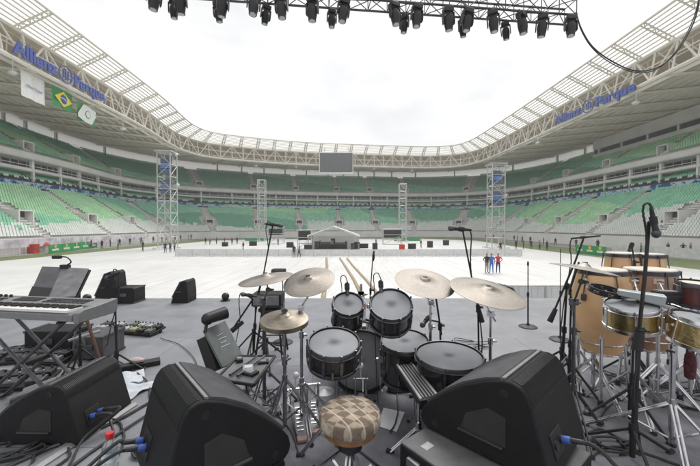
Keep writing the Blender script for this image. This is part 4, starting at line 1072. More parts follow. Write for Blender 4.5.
# hi-hat
hh = P(284.5,320,2.62)
root = thing('hi_hat_stand', V((hh.x,hh.y,0)), 'chrome hi-hat stand left of the snare drum carrying the lowest cymbal pair', 'stand')
tripod((hh.x,hh.y,0), root, M['steel'], .42, .30, .1)
bm = MB(); bm.tube((hh.x,hh.y,.05), (hh.x,hh.y,.58), .0145, n=10); bm.tube((hh.x,hh.y,.55), (hh.x,hh.y,.62), .022, n=10); wingnut(bm, (hh.x,hh.y,.6), (1,-.5,0)); bm.build('lower_tube', M['steel'], root)
bm = MB(); bm.tube((hh.x,hh.y,.58), (hh.x,hh.y,hh.z-.03), .011, n=10); bm.lathe([(.03,-.045),(.035,-.035),(.012,-.03)], hh, n=12); bm.build('upper_tube', M['steel'], root)
bm = MB(); bm.tube((hh.x,hh.y,hh.z-.03), (hh.x,hh.y,hh.z+.20), .004, n=6); bm.build('pull_rod', M['steel'], root)
bm = MB(); bm.tube((hh.x,hh.y,hh.z+.055), (hh.x,hh.y,hh.z+.09), .014, n=10); bm.box((hh.x,hh.y,hh.z+.075), (.05,.012,.02)); bm.build('clutch', M['darkmetal'], root)
hn = nrm_tilt(1,-9)
def hat(c, flip, label):
    r = .19; s = -1 if flip else 1
    pr = [(.006,.048),(.03,.046),(.05,.03),(.06,.02),(r*.6,.013),(r*.9,.004),(r,-.003),(r,-.006),(r*.9,.001),(r*.6,.010),(.06,.017),(.03,.043),(.006,.045)]
    if flip: pr = [(a_, -h_) for a_, h_ in pr[::-1]]
    bm = MB(); bm.lathe(pr, c, hn, n=56, capb=False, capt=False); tag(bm.build('hi_hat_cymbal', M['cymbal2'], angle=60, origin=c), label, 'cymbal')
hat(hh+hn*.012, False, 'upper one of the bright hi-hat cymbal pair left of the snare')
hat(hh-hn*.030, True, 'lower one of the bright hi-hat cymbal pair left of the snare')
# cymbals on stands
c1 = P(309,280.5,2.58); n1 = nrm_tilt(-9,-24); cymbal(c1, .41, n1, 'bronze cymbal tilted above the small tom, left of centre')
cymbal_stand((P(301,300,2.72).x,2.74,0), c1, 'chrome cymbal stand behind the snare under the left of centre cymbal', tilt=n1, a0=.9)
c2 = P(424.5,281.5,2.80); n2 = nrm_tilt(6,-20); cymbal(c2, .505, n2, 'bronze cymbal tilted above the larger tom, right of centre')
cymbal_stand((P(430.5,320,3.05).x,3.05,0), c2, 'chrome cymbal stand beside the large tom under the right of centre cymbal', tilt=n2, a0=.2)
c3 = P(487,291,2.62); n3 = nrm_tilt(8,-14); cymbal(c3, .58, n3, 'largest pale cymbal, above and right of the biggest floor tom')
cymbal_stand((P(490.5,330,2.75).x,2.75,0), c3, 'chrome cymbal stand left of the right foreground wedge under the largest cymbal', tilt=n3, a0=.4)
c4 = P(266,278,2.75); n4 = nrm_tilt(-8,-5); cymbal(c4, .45, n4, 'cymbal seen almost edge on at far left above the hi-hat')
cymbal_stand((P(264,330,3.0).x,3.0,0), c4, 'dark cymbal stand at the far left of the drum kit behind the hi-hat', 'darkmetal', n4, a0=.3)
# snare stand
root = thing('snare_stand', V((sn.x+.02,sn.y+.02,0)), 'low chrome snare stand under the snare drum', 'stand'); cc = V((sn.x+.02,sn.y+.03,0))
tripod(cc, root, M['steel'], .30, .26, 1.2)
bm = MB(); bm.tube(cc+V((0,0,.06)), cc+V((0,0,.58)), .0125, n=10); bm.build('tube', M['steel'], root)
for i in range(3):
    t = 2*PI*i/3+.4; e = V((math.cos(t),math.sin(t),0)); bm = MB(); q = cc+V((0,0,.585)); bm.tube(q, q+e*.175+V((0,0,.03)), .008, n=8); bm.tube(q+e*.18+V((0,0,.03)), q+e*.195+V((0,0,.09)), .010, n=8); bm.build('cradle_arm', M['steel'], root)
# round silver plate on the floor
p = F(324,392); bm = MB(); bm.lathe([(.13,0),(.13,.006),(.05,.012),(.02,.03)], p, n=32); tag(bm.build('base_plate', M['alu']), 'round silver base plate on the carpet behind the left pedals', 'stand base')
# the stool
sc_ = P(350,411,2.0); r = .19
root = thing('drum_stool', V((sc_.x,sc_.y,0)), 'round drum stool with beige and brown diamond patterned seat in the middle foreground', 'stool')
mst = mat('seat_fabric', (.34,.24,.15), .9, var=.08, scale=30, bump=.5, bscale=250); nt, bq = nodes(mst)
t = [n for n in nt.nodes if n.type == 'TEX_COORD'][0]
mpn = nt.nodes.new('ShaderNodeMapping'); mpn.inputs['Rotation'].default_value = (0,0,R(38)); mpn.inputs['Scale'].default_value = (1,1.5,1)
ck = nt.nodes.new('ShaderNodeTexChecker'); ck.inputs['Scale'].default_value = 14; ck.inputs['Color1'].default_value = (.33,.275,.21,1); ck.inputs['Color2'].default_value = (.165,.125,.095,1)
wv = nt.nodes.new('ShaderNodeTexWave'); wv.inputs['Scale'].default_value = 4.2; wv.inputs['Distortion'].default_value = .4; wv.bands_direction = 'X'
wr = nt.nodes.new('ShaderNodeValToRGB'); wr.color_ramp.elements[0].position = .965; wr.color_ramp.elements[0].color = (0,0,0,1); wr.color_ramp.elements[1].position = .985; wr.color_ramp.elements[1].color = (1,1,1,1)
mp2 = nt.nodes.new('ShaderNodeMapping'); mp2.inputs['Rotation'].default_value = (0,0,R(-38))
n5 = nt.nodes.new('ShaderNodeTexNoise'); n5.inputs['Scale'].default_value = 35; n5.inputs['Detail'].default_value = 4
mz = nt.nodes.new('ShaderNodeMixRGB'); mz.inputs['Color2'].default_value = (.47,.41,.33,1)
mq = nt.nodes.new('ShaderNodeMixRGB'); mq.blend_type = 'OVERLAY'; mq.inputs['Fac'].default_value = .45
nt.links.new(t.outputs['Object'], mpn.inputs['Vector']); nt.links.new(mpn.outputs['Vector'], ck.inputs['Vector']); nt.links.new(t.outputs['Object'], mp2.inputs['Vector']); nt.links.new(mp2.outputs['Vector'], wv.inputs['Vector'])
nt.links.new(wv.outputs['Fac'], wr.inputs['Fac']); nt.links.new(wr.outputs['Color'], mz.inputs['Fac']); nt.links.new(ck.outputs['Color'], mz.inputs['Color1'])
nt.links.new(t.outputs['Object'], n5.inputs['Vector']); nt.links.new(mz.outputs['Color'], mq.inputs['Color1']); nt.links.new(n5.outputs['Fac'], mq.inputs['Color2']); nt.links.new(mq.outputs['Color'], bq.inputs['Base Color'])
M['seat'] = mst
bm = MB(); bm.lathe([(r*.55,-.088),(r*.9,-.084),(r*.985,-.066),(r*1.0,-.035),(r*.97,-.008),(r*.88,.010),(r*.6,.020),(r*.25,.024),(.002,.025)], sc_, n=48, capt=False); bm.build('seat', mst, root, angle=80, origin=sc_)
bm = MB(); bm.lathe([(r*.78,-.125),(r*.84,-.12),(r*.86,-.086)], sc_, n=40); bm.build('seat_band', M['brownwood'], root)
bm = MB(); bm.tube(sc_+V((0,0,-.22)), sc_+V((0,0,-.125)), .075, n=24); bm.build('seat_clamp', M['black'], root)
bm = MB(); bm.tube(sc_+V((0,0,-.48)), sc_+V((0,0,-.24)), .019, n=12); bm.tube(sc_+V((0,0,-.30)), sc_+V((0,0,-.26)), .030, n=12); bm.build('post', M['steel'], root)
tripod((sc_.x,sc_.y,0), root, M['chrome'], .30, .30, .35, r=.014)
# papers on floor
def paper(name, pts, m, label, cat, z=.012, th=.002):
    ws = [F(x,y,z) for x,y in pts]; bm = MB(); n = len(ws); bm.add([p for p in ws]+[p+V((0,0,th)) for p in ws], [tuple(range(n-1,-1,-1)), tuple(range(n,2*n))]+[(i,(i+1)%n,n+(i+1)%n,n+i) for i in range(n)])
    tag(bm.build(name, m, smooth=False), label, cat)
paper('paper_sheet', ((383.6,408),(404.7,412.5),(396.5,432),(377,426)), M['paper'], 'white sheet of paper on the carpet right of the round stool', 'paper')
# silver foot box with cable
p = F(398,391); root = thing('sensor_box', V((p.x,p.y,.008)), 'silver rounded foot switch box on the carpet under the floor toms', 'foot switch')
bm = MB(); bm.prism([(.10*math.cos(i*PI/10)*(1+.12*abs(math.cos(i*PI/10))),.07*math.sin(i*PI/10)) for i in range(20)], p+V((0,0,.01)), (.96,.28,0), (-.28,.96,0), (0,0,1), 0, .045); bm.build('case', M['darkmetal'], root, bevel=.008)
bm = MB(); bm.prism([(.075*math.cos(i*PI/10),.05*math.sin(i*PI/10)) for i in range(20)], p+V((0,0,.055)), (.96,.28,0), (-.28,.96,0), (0,0,1), 0, .008); bm.build('cover', M['silverplast'], root, bevel=.003)
cable([p+V((-.02,-.09,.02)), F(398,410,.015), F(395,424,.02), F(390,432,.02)], 'thin black cable lying across the white sheet of paper', .006)
# ribbed pad bar on its stand
a_, b_, d_, e_ = P(398,365,2.72), P(410,364,2.74), P(438.5,399,2.2), P(421,400,2.2)
z0 = .52
for q in (a_,b_,d_,e_): pass
cm = (a_+b_+d_+e_)/4; L_ = ((d_+e_)/2-(a_+b_)/2); ey = L_.normalized(); ex = (d_-e_); ex = (ex-ey*ex.dot(ey)).normalized(); ez = ex.cross(ey)
if ez.z < 0: ex = -ex; ez = ex.cross(ey)
root = thing('percussion_pad', V((cm.x,cm.y,0)), 'long narrow black pad bar with silver ribs left of the biggest floor tom', 'electronic pad')
Bp = axes_rot(ex, ey, ez); W_ = .145; LL = L_.length
bm = MB(); bm.box(cm-ez*.02, (W_,LL,.045), Bp); bm.build('body', M['plastic'], root, bevel=.006)
for s in (-1,1):
    bm = MB(); bm.box(cm+ex*s*(W_/2-.012)+ez*.006, (.02,LL*.99,.02), Bp); bm.build('rail', M['alu'], root, bevel=.003)
for i in range(4):
    bm = MB(); bm.box(cm+ex*(-.036+.024*i)+ez*.006, (.012,LL*.93,.012), Bp); bm.build('rib', M['silverplast'], root, bevel=.002)
bm = MB(); bm.tube((cm.x,cm.y-.12,.03), (cm.x,cm.y-.12,cm.z-.06), .012, n=8); bm.box((cm.x,cm.y-.12,cm.z-.06), (.06,.06,.05)); wingnut(bm, (cm.x,cm.y-.12,cm.z-.05), (-1,-.5,0)); bm.build('post', M['chrome'], root)
tripod((cm.x,cm.y-.12,0), root, M['chrome'], .2, .2, .9)

# ---------------------------------------------------------------- wedges
def wedge_proto(name='monitor_wedge'):
    root = thing(name, (0,0,0), 'x', 'monitor speaker')
    # local axes: +x along the width, +y to the grille side, z up; the ridge at y=0
    Wd = .70
    out = [(.60,.0),(.64,.03),(.655,.075),(.64,.13),(.58,.205),(.46,.315),(.32,.42),(.17,.50),(.07,.535),(.02,.54),(-.03,.525),(-.062,.49),(-.085,.44),(-.20,.03),(-.19,0)]
    bm = MB(); bm.prism(out, (0,0,0), (0,1,0), (0,0,1), (1,0,0), .0, Wd); bm.build('cabinet', M['cab'], root, angle=50, bevel=.012)
    # grille skin over the curved front
    g = [(.600,.182),(.46,.316),(.32,.421),(.17,.501),(.085,.530)]
    up = [(y+.012,z+.012) for y,z in g]; bm = MB(); bm.prism(g+up[::-1], (0,0,0), (0,1,0), (0,0,1), (1,0,0), .018, Wd-.018); bm.build('grille', M['grille'], root, angle=50)
    bm = MB(); bm.prism([(.062,.537),(.082,.532),(.084,.545),(.062,.549)], (0,0,0), (0,1,0), (0,0,1), (1,0,0), .02, Wd-.02); bm.build('trim_strip', M['silverplast'], root, smooth=False)
    rt = bm = MB()
    for i in range(46):
        x = .03+i*(Wd-.06)/45
        bm.prism([(.045,.539),(.02,.5455),(-.031,.5305),(-.064,.4925),(-.089,.442),(-.096,.40),(-.094,.40),(-.080,.445),(-.055,.49),(-.028,.523),(.018,.538)], (0,0,0), (0,1,0), (0,0,1), (1,0,0), x-.0036, x+.0036)
    bm.build('vent_ribs', M['plastic'], root, smooth=False)
    # side handle pockets
    for x, s in ((0,-1),(Wd,1)):
        bm = MB(); bm.prism([(.05,.12),(.34,.12),(.30,.24),(.16,.33),(.05,.31)], (x,0,0), (0,1,0), (0,0,1), (s,0,0), .001, .004); h_ = bm.build('handle_pocket', M['rubber'], root, smooth=False)
        bm = MB(); bm.tube((x+s*.010,.06,.115), (x+s*.010,.35,.115), .012, n=8); bm.build('handle_bar', M['plastic'], h_)
        for (y, z) in ((.06,.46),(.53,.06)):
            bm = MB(); bm.lathe([(.026,0),(.026,.004),(.016,.004),(.016,.001)], (x,y,z), (s,0,0), n=20); bm.build('bolt_cup', M['black'], root)
    # connector panel on the back
    n_ = V((0,-.963,.27)); upv = V((0,.27,.963)); c = V((Wd*.30,-.162,.17)); B = axes_rot(V((1,0,0)), -n_, upv)
    bm = MB(); bm.box(c+n_*.002, (.17,.01,.14), B); pl = bm.build('connector_panel', M['black'], root, bevel=.002)
    for q in (-.045,.045):
        bm = MB(); bm.tube(c+V((q,0,0)), c+V((q,0,0))+n_*.018, .026, n=16); bm.build('socket', M['plastic'], pl)
    for x in (.12, Wd-.12):
        bm = MB(); bm.box((x,.2,-.006), (.05,.6,.012)); bm.build('skid', M['rubber'], root)
    return root, c, n_
W0, wcon, wn_ = wedge_proto()
def place_wedge(near, far, z, label, first=False, sx=1, sy=1, sz=1, mirror=False):
    """near/far: the two ends of the ridge line on plan"""
    near, far = V(near), V(far); d = (far-near); d.z = 0; ang = math.atan2(d.y, d.x); o = W0 if first else dup(W0)
    if mirror: o.location = (far.x, far.y, z); ang += PI      # grille on the other side
    else: o.location = (near.x, near.y, z)
    o.rotation_euler = (0,0,ang); k = d.length/.70; o.scale = (k*sx, sy, sz); o['label'] = label; return o
# case under the right wedge
M['pedal_w0'] = mat('worn_label', (.40,.41,.42), .6, var=.2, scale=30)
cu_, cv_ = V((.78,.62,0)), V((.62,-.78,0)); cc = V((.30,1.975,0))
root = thing('flight_case', cc+cu_*.55+cv_*.4, 'flat grey case carrying the right foreground wedge', 'case')
Bc = axes_rot(cu_, -cv_, V((0,0,1)))
bm = MB(); bm.box(cc+cu_*.40+cv_*.38+V((0,0,.177)), (.80,.76,.314), Bc); bm.build('body', M['cab'], root, bevel=.01)
bm = MB(); bm.box(cc+cu_*.40+cv_*.38+V((0,0,.341)), (.79,.75,.014), Bc); bm.build('top_panel', mat('case_top', (.12,.12,.125), .6, var=.2, scale=9), root, bevel=.004)
for q in (.12,.55):
    bm = MB(); bm.box(cc+cv_*q-cu_*.012+V((0,0,.27)), (.03,.09,.07), Bc); bm.build('latch', M['steel'], root, bevel=.004)
bm = MB(); 
for q, r_ in ((.1,.1),(.70,.1),(.1,.66),(.70,.66)):
    bm = MB(); bm.box(cc+cu_*q+cv_*r_+V((0,0,.0105)), (.06,.06,.02), Bc); bm.build('foot', M['rubber'], root)
bm = MB(); q = cc+cu_*.10+cv_*.13+V((0,0,.3495)); bm.box(q, (.07,.05,.002), Bc); bm.build('white_label', M['pedal_w0'], root, smooth=False)
n_r, f_r = P(515,385,1.71), P(552,353,2.142)
place_wedge(n_r, f_r, .360, 'big black monitor wedge on a flat case in the right foreground', True, sy=.90, sz=.87)
n_l, f_l = P(195,406.5,1.67), P(165,366.6,2.15)
place_wedge(n_l, f_l, .212, 'big black monitor wedge standing on a low case in the left foreground', sy=.86, sz=.99, mirror=True)
place_wedge((-2.2,2.45,0), (-2.185,3.02,0), .01, 'black monitor wedge below the keyboard at the left edge', sy=.86, sz=.83)
def rect_case(x0, x1, ytop, Y, d, m, label, name='equipment_case', cat='case'):
    a, c = (x0-350)/330*Y, (x1-350)/330*Y; h = P(0,ytop,Y).z; root = thing(name, V(((a+c)/2,Y+d/2,0)), label, cat)
    bm = MB(); bm.box(((a+c)/2,Y+d/2,h/2+.006), (c-a,d,h-.012)); bm.build('body', m, root, bevel=.012)
    for x in (a+.008,c-.008):
        for z in (.02,h-.012):
            bm = MB(); bm.box((x,Y+d/2,z), (.03,d+.012,.028)); bm.build('corner_trim', M['darkmetal'], root)
    bm = MB(); bm.box(((a+c)/2,Y-.008,h*.55), (.14,.016,.07)); bm.build('handle', M['darkmetal'], root, bevel=.004)
rect_case(112,133,288,7.05,.4,M['cab'],'long low black case at the stage edge right of the tilted wedge')
def small_wedge(x0, x1, ytop, Y, label, flip=False):
    a, c = (x0-350)/330*Y, (x1-350)/330*Y; h = P(0,ytop,Y).z; w = c-a; root = thing('floor_monitor', V(((a+c)/2,Y+.2,0)), label, 'monitor speaker')
    pr = [(0,0),(w,0),(w,h*.45),(w*.93,h*.92),(w*.82,h),(w*.6,h*.94),(w*.06,h*.18)]
    if flip: pr = [(w-a_,b) for a_,b in pr][::-1]
    bm = MB(); bm.prism(pr, (a,0,0), (1,0,0), (0,0,1), (0,1,0), Y, Y+.42); bm.build('cabinet', M['cab'], root, angle=40, bevel=.012)
    g0, g1 = (V((a+w*.09,Y,h*.24)), V((a+w*.58,Y,h*.92))) if not flip else (V((c-w*.09,Y,h*.24)), V((c-w*.58,Y,h*.92)))
    up = V((-.02 if not flip else .02,0,.012)); bm = MB(); bm.add([g0+up,g0+up+V((0,.38,0)),g1+up+V((0,.38,0)),g1+up,g0,g0+V((0,.38,0)),g1+V((0,.38,0)),g1], [(0,1,2,3),(4,7,6,5),(0,4,5,1),(1,5,6,2),(2,6,7,3),(3,7,4,0)]); bm.build('grille', M['grille'], root, smooth=False)
    bm = MB(); bm.tube(((a+c)/2-.06,Y-.006,h*.5), ((a+c)/2+.06,Y-.006,h*.5), .012, n=8); bm.build('handle', M['darkmetal'], root)
small_wedge(170,187,280.5,7.1,'small black floor monitor alone at the stage edge left of the drum kit')
small_wedge(504,524,286.5,6.9,'small black floor monitor at the stage edge near the short straight mic stand', True)
small_wedge(92,113,271.5,7.0,'tall tilted black floor monitor at the stage edge behind the microphone beside the long case')
def round_light(x, y, Y, label):
    p = V(((x-350)/330*Y, Y, 0)); root = thing('footlight', p, label, 'light')
    bm = MB(); bm.lathe([(.10,0),(.10,.02),(.06,.03)], p, n=16); bm.build('base', M['black'], root)
    bm = MB(); bm.sphere(p+V((0,0,.10)), .085, (1,1,1), 12); bm.build('dome', M['plastic'], root)
round_light(225,296,7.35,'small black dome shaped light at the stage edge left of the stool')
round_light(86,293,7.2,'small black dome shaped light at the stage edge beside the tilted wedge')

lc = (n_l+f_l)/2; ld = f_l-n_l; ld.z = 0; ld.normalize(); lg = V((-ld.y, ld.x, 0))*-1
root = thing('flight_case', V((lc.x,lc.y,0))+lg*.2, 'low black case under the left foreground wedge', 'case'); Bc2 = axes_rot(ld, V((-ld.y,ld.x,0)), V((0,0,1)))
cq = V((lc.x,lc.y,0))+lg*.20
bm = MB(); bm.box(cq+V((0,0,.105)), (.62,.66,.17), Bc2); bm.build('body', M['cab'], root, bevel=.01)
bm = MB(); bm.box(cq+V((0,0,.1925)), (.61,.65,.014), Bc2); bm.build('top_panel', M['black'], root, bevel=.004)
for q in (-.2,.2):
    bm = MB(); bm.box(cq+ld*q-lg*.333+V((0,0,.12)), (.09,.02,.07), Bc2); bm.build('latch', M['steel'], root, bevel=.004)
for q, r_ in ((-.25,-.25),(.25,-.25),(-.25,.25),(.25,.25)):
    bm = MB(); bm.box(cq+ld*q+lg*r_+V((0,0,.0105)), (.06,.06,.02), Bc2); bm.build('foot', M['rubber'], root)

# connectors and speaker cables at the wedges
def plug(p, d, m, label):
    p = V(p); d = V(d).normalized(); root = thing('cable_plug', p, label, 'plug')
    bm = MB(); bm.lathe([(.019,0),(.019,.035),(.016,.04)], p, d, n=14); bm.build('collar', M['blue'], root)
    bm = MB(); bm.lathe([(.015,.04),(.013,.09),(.008,.10)], p, d, n=14); bm.build('sleeve', M['plastic'], root)
    return p+d*.095
def con(o, q):
    o_ = o; Mx = Matrix.Translation(o_.location) @ o_.rotation_euler.to_matrix().to_4x4() @ Matrix.Diagonal((*o_.scale,1))
    c = Mx @ (wcon+V((q,0,0))+wn_*.018); n_ = (o_.rotation_euler.to_matrix() @ wn_).normalized(); return c, n_
WL = [o for o in bpy.data.objects if o.get('label','').startswith('big black monitor wedge standing')][0]
WK = [o for o in bpy.data.objects if o.get('label','').startswith('black monitor wedge below')][0]
for o, q, lab, pts in ((WL,.045,'upper blue collared plug in the back of the left foreground wedge',[( -1.75,1.75,.10),(-1.9,2.2,.02),(-1.75,2.9,.02)]),(WL,-.045,'second blue collared plug in the back of the left foreground wedge',[(-1.7,1.5,.1),(-1.9,1.6,.03),(-2.4,1.9,.02)]),
        (WK,.045,'blue collared plug in the back of the wedge below the keyboard',[(-2.0,2.45,.06),(-1.9,2.15,.02),(-1.95,1.7,.02)]),(WK,-.045,'second blue collared plug in the back of the wedge below the keyboard',[(-1.95,2.65,.09),(-1.82,2.5,.02),(-1.7,2.1,.02),(-1.6,1.75,.08)]),
        (W0,.045,'blue collared plug in the back of the right foreground wedge',[(1.42,1.52,.35),(1.75,1.7,.10),(2.1,1.6,.02)])):
    c, n_ = con(o, q); e = plug(c, n_, M['blue'], lab)
    cable([e, e+n_*.08+V((0,0,-.03))]+pts, 'black speaker cable from the '+lab.replace(' in the back of','  at').replace('  ',' '), .010)

# ---------------------------------------------------------------- keyboard side
kz = .95
fr, fl = V((-2.245,2.70,kz)), V((-3.75,2.93,kz)); kx = (fr-fl).normalized(); ky = V((-kx.y,kx.x,0)); KL = (fr-fl).length; KD = .36
root = thing('keyboard', V((-3.0,2.9,kz-.10)), 'silver grey electronic keyboard on a black X stand at the left edge', 'keyboard')
Bk = axes_rot(kx, ky, V((0,0,1)))
o_ = fl+kx*KL/2
bm = MB(); bm.prism([(0,-.085),(0,-.03),(.02,-.015),(.16,-.012),(.17,.012),(KD,.03),(KD,-.06),(KD-.03,-.085)], o_, ky, V((0,0,1)), kx, -KL/2+.05, KL/2-.05); bm.build('body', M['silverplast'], root, bevel=.004)
for s in (-1,1):
    bm = MB(); bm.prism([(-.01,-.09),(-.01,-.01),(.03,.012),(.18,.02),(KD+.005,.04),(KD+.005,-.06),(KD-.03,-.09)], o_, ky, V((0,0,1)), kx, s*(KL/2)-.03, s*(KL/2)+.03); bm.build('end_cheek', M['silverplast'], root, bevel=.006)
bm = MB(); nk = 52; kw = (KL-.30)/nk
for i in range(nk): bm.box(o_+kx*(-KL/2+.20+kw*(i+.5))+ky*.075+V((0,0,-.004)), (kw*.93,.145,.02), Bk)
bm.build('white_keys', M['key_w'], root, smooth=False)
bm = MB()
for i in range(nk-1):
    if i % 7 in (0,1,3,4,5): bm.box(o_+kx*(-KL/2+.20+kw*(i+1))+ky*.105+V((0,0,.012)), (kw*.55,.09,.016), Bk)
bm.build('black_keys', M['black'], root, smooth=False)
def top_at(u, v): return o_+kx*u+ky*v+V((0,0,.012+.018*(v-.17)/(KD-.17)+.004))
Btop = Bk @ Matrix.Rotation(math.atan2(.018,KD-.17),3,'X')
bm = MB(); bm.box(top_at(-.05,.265), (.26,.09,.006), Btop); bm.build('display', M['screen'], root, smooth=False)
for (u, n) in ((-.55,8),(.35,8),(.35,8)):
    pass
bm = MB()
for u0, n, v in ((-.62,8,.215),(-.62,8,.255),(.18,10,.215),(.18,10,.255),(.18,10,.295)):
    for i in range(n): bm.box(top_at(u0+i*.045,v), (.03,.02,.008), Btop)
bm.build('buttons', M['darkmetal'], root, smooth=False)
for i in range(6):
    p = top_at(-.62+i*.06,.31); bm = MB(); bm.tube(p-V((0,0,.004)), p+V((0,0,.02)), .014, .011, n=10); bm.build('knob', M['black'], root)
# X stand
def Wk(u, v, z): return o_+kx*u+ky*v+V((0,0,z-kz))
root = thing('keyboard_stand', V((-2.95,3.0,0)), 'black double braced X stand under the keyboard', 'stand')
for v in (.06,.30):
    for s in (-1,1):
        bm = MB(); a, c = Wk(s*.45+.12,v,.845), Wk(-s*.52+.12,v,.02); bm.tube(a, c, .016, n=8); bm.build('bar', M['darkmetal'], root)
for s in (-1,1):
    bm = MB(); bm.tube(Wk(s*.45+.12,-.0,.85), Wk(s*.45+.12,.36,.85), .014, n=8); bm.build('support_arm', M['black'], root)
    bm = MB(); bm.tube(Wk(s*.52+.12,0.0,.022), Wk(s*.52+.12,.36,.022), .016, n=8); bm.build('foot_bar', M['black'], root)
bm = MB(); bm.tube(Wk(.10,.05,.44), Wk(.10,.32,.44), .03, n=12); bm.build('hub', M['black'], root)
# wooden stick leaning
a, c = P(86,318,3.0), F(101,362); tag((lambda b: b.build('wooden_leg', M['brownwood']))(MB().tube(a, c, .016, .013, n=8)), 'brown wooden pole leaning under the right end of the keyboard', 'pole')
# music stand with folder and clip lamp
root = thing('music_stand', V((-2.98,3.55,0)), 'black music stand behind the keyboard with an open folder and clip lamp', 'music stand')
tripod((-2.98,3.62,0), root, M['black'], .3, .28, .4, double=False)
bm = MB(); bm.tube((-2.98,3.62,.05), (-2.98,3.62,1.0), .012, n=8); bm.build('pole', M['black'], root)
def quad_slab(name, ps, th, m, root, bevel=.003):
    ps = [V(p) for p in ps]; n_ = (ps[1]-ps[0]).cross(ps[3]-ps[0]).normalized(); bm = MB(); k = len(ps)
    bm.add(ps+[p+n_*th for p in ps], [tuple(range(k-1,-1,-1)), tuple(range(k,2*k))]+[(i,(i+1)%k,k+(i+1)%k,k+i) for i in range(k)]); return bm.build(name, m, root, smooth=False, bevel=bevel)
bl, tl_, tr_, br_ = P(30,299,3.30), P(44,267.5,3.62), P(90.5,269.5,3.62), P(76,299.5,3.30)
quad_slab('desk', (bl,br_,tr_,tl_), -.02, M['black'], root)
root2 = thing('sheet_folder', (bl+br_)/2, 'open black folder with grey sheets on the music stand behind the keyboard', 'folder')
md = bl.lerp(br_,.42)+V((0,-.012,.012)); mt = tl_.lerp(tr_,.42)+V((0,-.012,.012)); up_ = V((0,-.02,.012))
M['greysheet'] = mat('grey_sheet', (.17,.17,.18), .6, var=.25, scale=14)
M['darksheet'] = mat('dark_sheet', (.075,.075,.085), .5, var=.3, scale=9)
quad_slab('page', (bl.lerp(tl_,.06)+up_,md,mt,tl_+up_), .004, M['darksheet'], root2)
quad_slab('pocket', (bl.lerp(tl_,.06)+up_*1.4,md+V((0,-.004,.004)),md.lerp(mt,.30)+V((0,-.004,.004)),bl.lerp(tl_,.34)+up_*1.4), .004, M['black'], root2)
quad_slab('page', (md,br_.lerp(tr_,.06)+up_,tr_+up_,mt), .004, M['greysheet'], root2)
root = thing('clip_lamp', mt, 'small black gooseneck clip lamp on top of the music stand', 'lamp')
bm = MB(); bm.box(mt+V((.03,0,.0)), (.09,.05,.06)); bm.build('clip', M['black'], root, bevel=.006)
bm = MB(); sagcable(bm, [mt+V((.04,0,.02)), P(71,262,3.6), P(67,257.5,3.58), P(60,256.5,3.55)], .007); bm.build('gooseneck', M['black'], root)
bm = MB(); bm.box(P(57,257.2,3.54), (.08,.05,.035)); bm.build('lamp_head', M['black'], root, bevel=.008)
# amplifier and cabinets below the keyboard
rect_case(22,70,331.5,4.25,.35,M['cab'],'wide black amplifier head behind the X stand under the keyboard','amplifier','amplifier')
rect_case(71,101,337,4.05,.4,M['grille'],'black speaker cabinet under the right end of the keyboard','speaker_cabinet','speaker')
a, c = P(68,341,3.7), P(100,331,3.9); q = (a+c)/2
tag((lambda b: b.build('guitar_stand', M['alu']))(MB().tube(a,c,.018,n=8).tube(F(73,358),P(76,322,3.85),.012,n=8).tube(F(90,357),P(76,322,3.85),.012,n=8)), 'light metal folding stand in front of the speaker cabinet under the keyboard', 'stand')
def pedal_board(c, w, d, yaw, label, cols, rows=2, tilt=.14):
    c = V(c); root = thing('pedalboard', c, label, 'pedalboard'); Bz = Matrix.Rotation(yaw,3,'Z') @ Matrix.Rotation(tilt,3,'X'); n_ = Bz @ V((0,0,1)); ex = Bz @ V((1,0,0)); ey = Bz @ V((0,1,0)); c = c+V((0,0,.03+d*.5*math.sin(tilt)))
    bm = MB(); bm.box(c, (w,d,.03), Bz); bm.build('board', M['black'], root, bevel=.004)
    bm = MB()
    for s in (-1,1): bm.box(c+ex*s*w*.42+ey*d*.3-V((0,0,.03+.5*d*math.sin(tilt)*.7)), (.02,.05,.02+d*math.sin(tilt)))
    bm.build('leg', M['black'], root)
    n = len(cols)
    for i, m in enumerate(cols):
        r_ = i % rows; k = i//rows; nc = (n+rows-1)//rows
        q = c+ex*(-w/2+w*(k+.5)/nc)+ey*(d*(-.5+(r_+.5)/rows))+n_*.04; ww, dd = w/nc*.72, d/rows*.78
        bm = MB(); bm.box(q, (ww,dd,.045), Bz); pe = bm.build('pedal', m, root, bevel=.006)
        for s in (-.28,.28):
            bm = MB(); bm.tube(q+ex*s*ww+ey*dd*.3+n_*.02, q+ex*s*ww+ey*dd*.3+n_*.04, .011, n=8); bm.build('knob', M['plastic'], pe)
        bm = MB(); bm.tube(q-ey*dd*.28+n_*.02, q-ey*dd*.28+n_*.036, .010, n=8); bm.build('footswitch', M['chrome'], pe)
    return root
M['pedal_y'] = mat('pedal_yellow', (.32,.32,.17), .4); M['pedal_g'] = mat('pedal_green', (.08,.11,.08), .4); M['pedal_w'] = mat('pedal_grey', (.35,.36,.36), .4)
pedal_board(F(143,333), .58, .30, -.25, 'black pedalboard with yellow green and grey pedals on the open floor left of the kit', [M['pedal_w'],M['pedal_g'],M['pedal_y'],M['pedal_w'],M['plastic'],M['pedal_w'],M['pedal_g'],M['plastic']])
pedal_board(F(112,331), .42, .24, -.1, 'smaller dark pedalboard tangled with cables beside the mic stand at left', [M['pedal_w'],M['plastic'],M['plastic'],M['pedal_w']])
pedal_board(F(18,386), .62, .30, .25, 'dark pedalboard on the floor at the left edge beyond the wedge', [M['plastic'],M['plastic'],M['darkmetal'],M['plastic'],M['darkmetal'],M['plastic']])
pedal_board(F(48,362), .55, .26, -.1, 'dark pedalboard between the legs of the X stand', [M['darkmetal'],M['plastic'],M['silverplast'],M['plastic']])
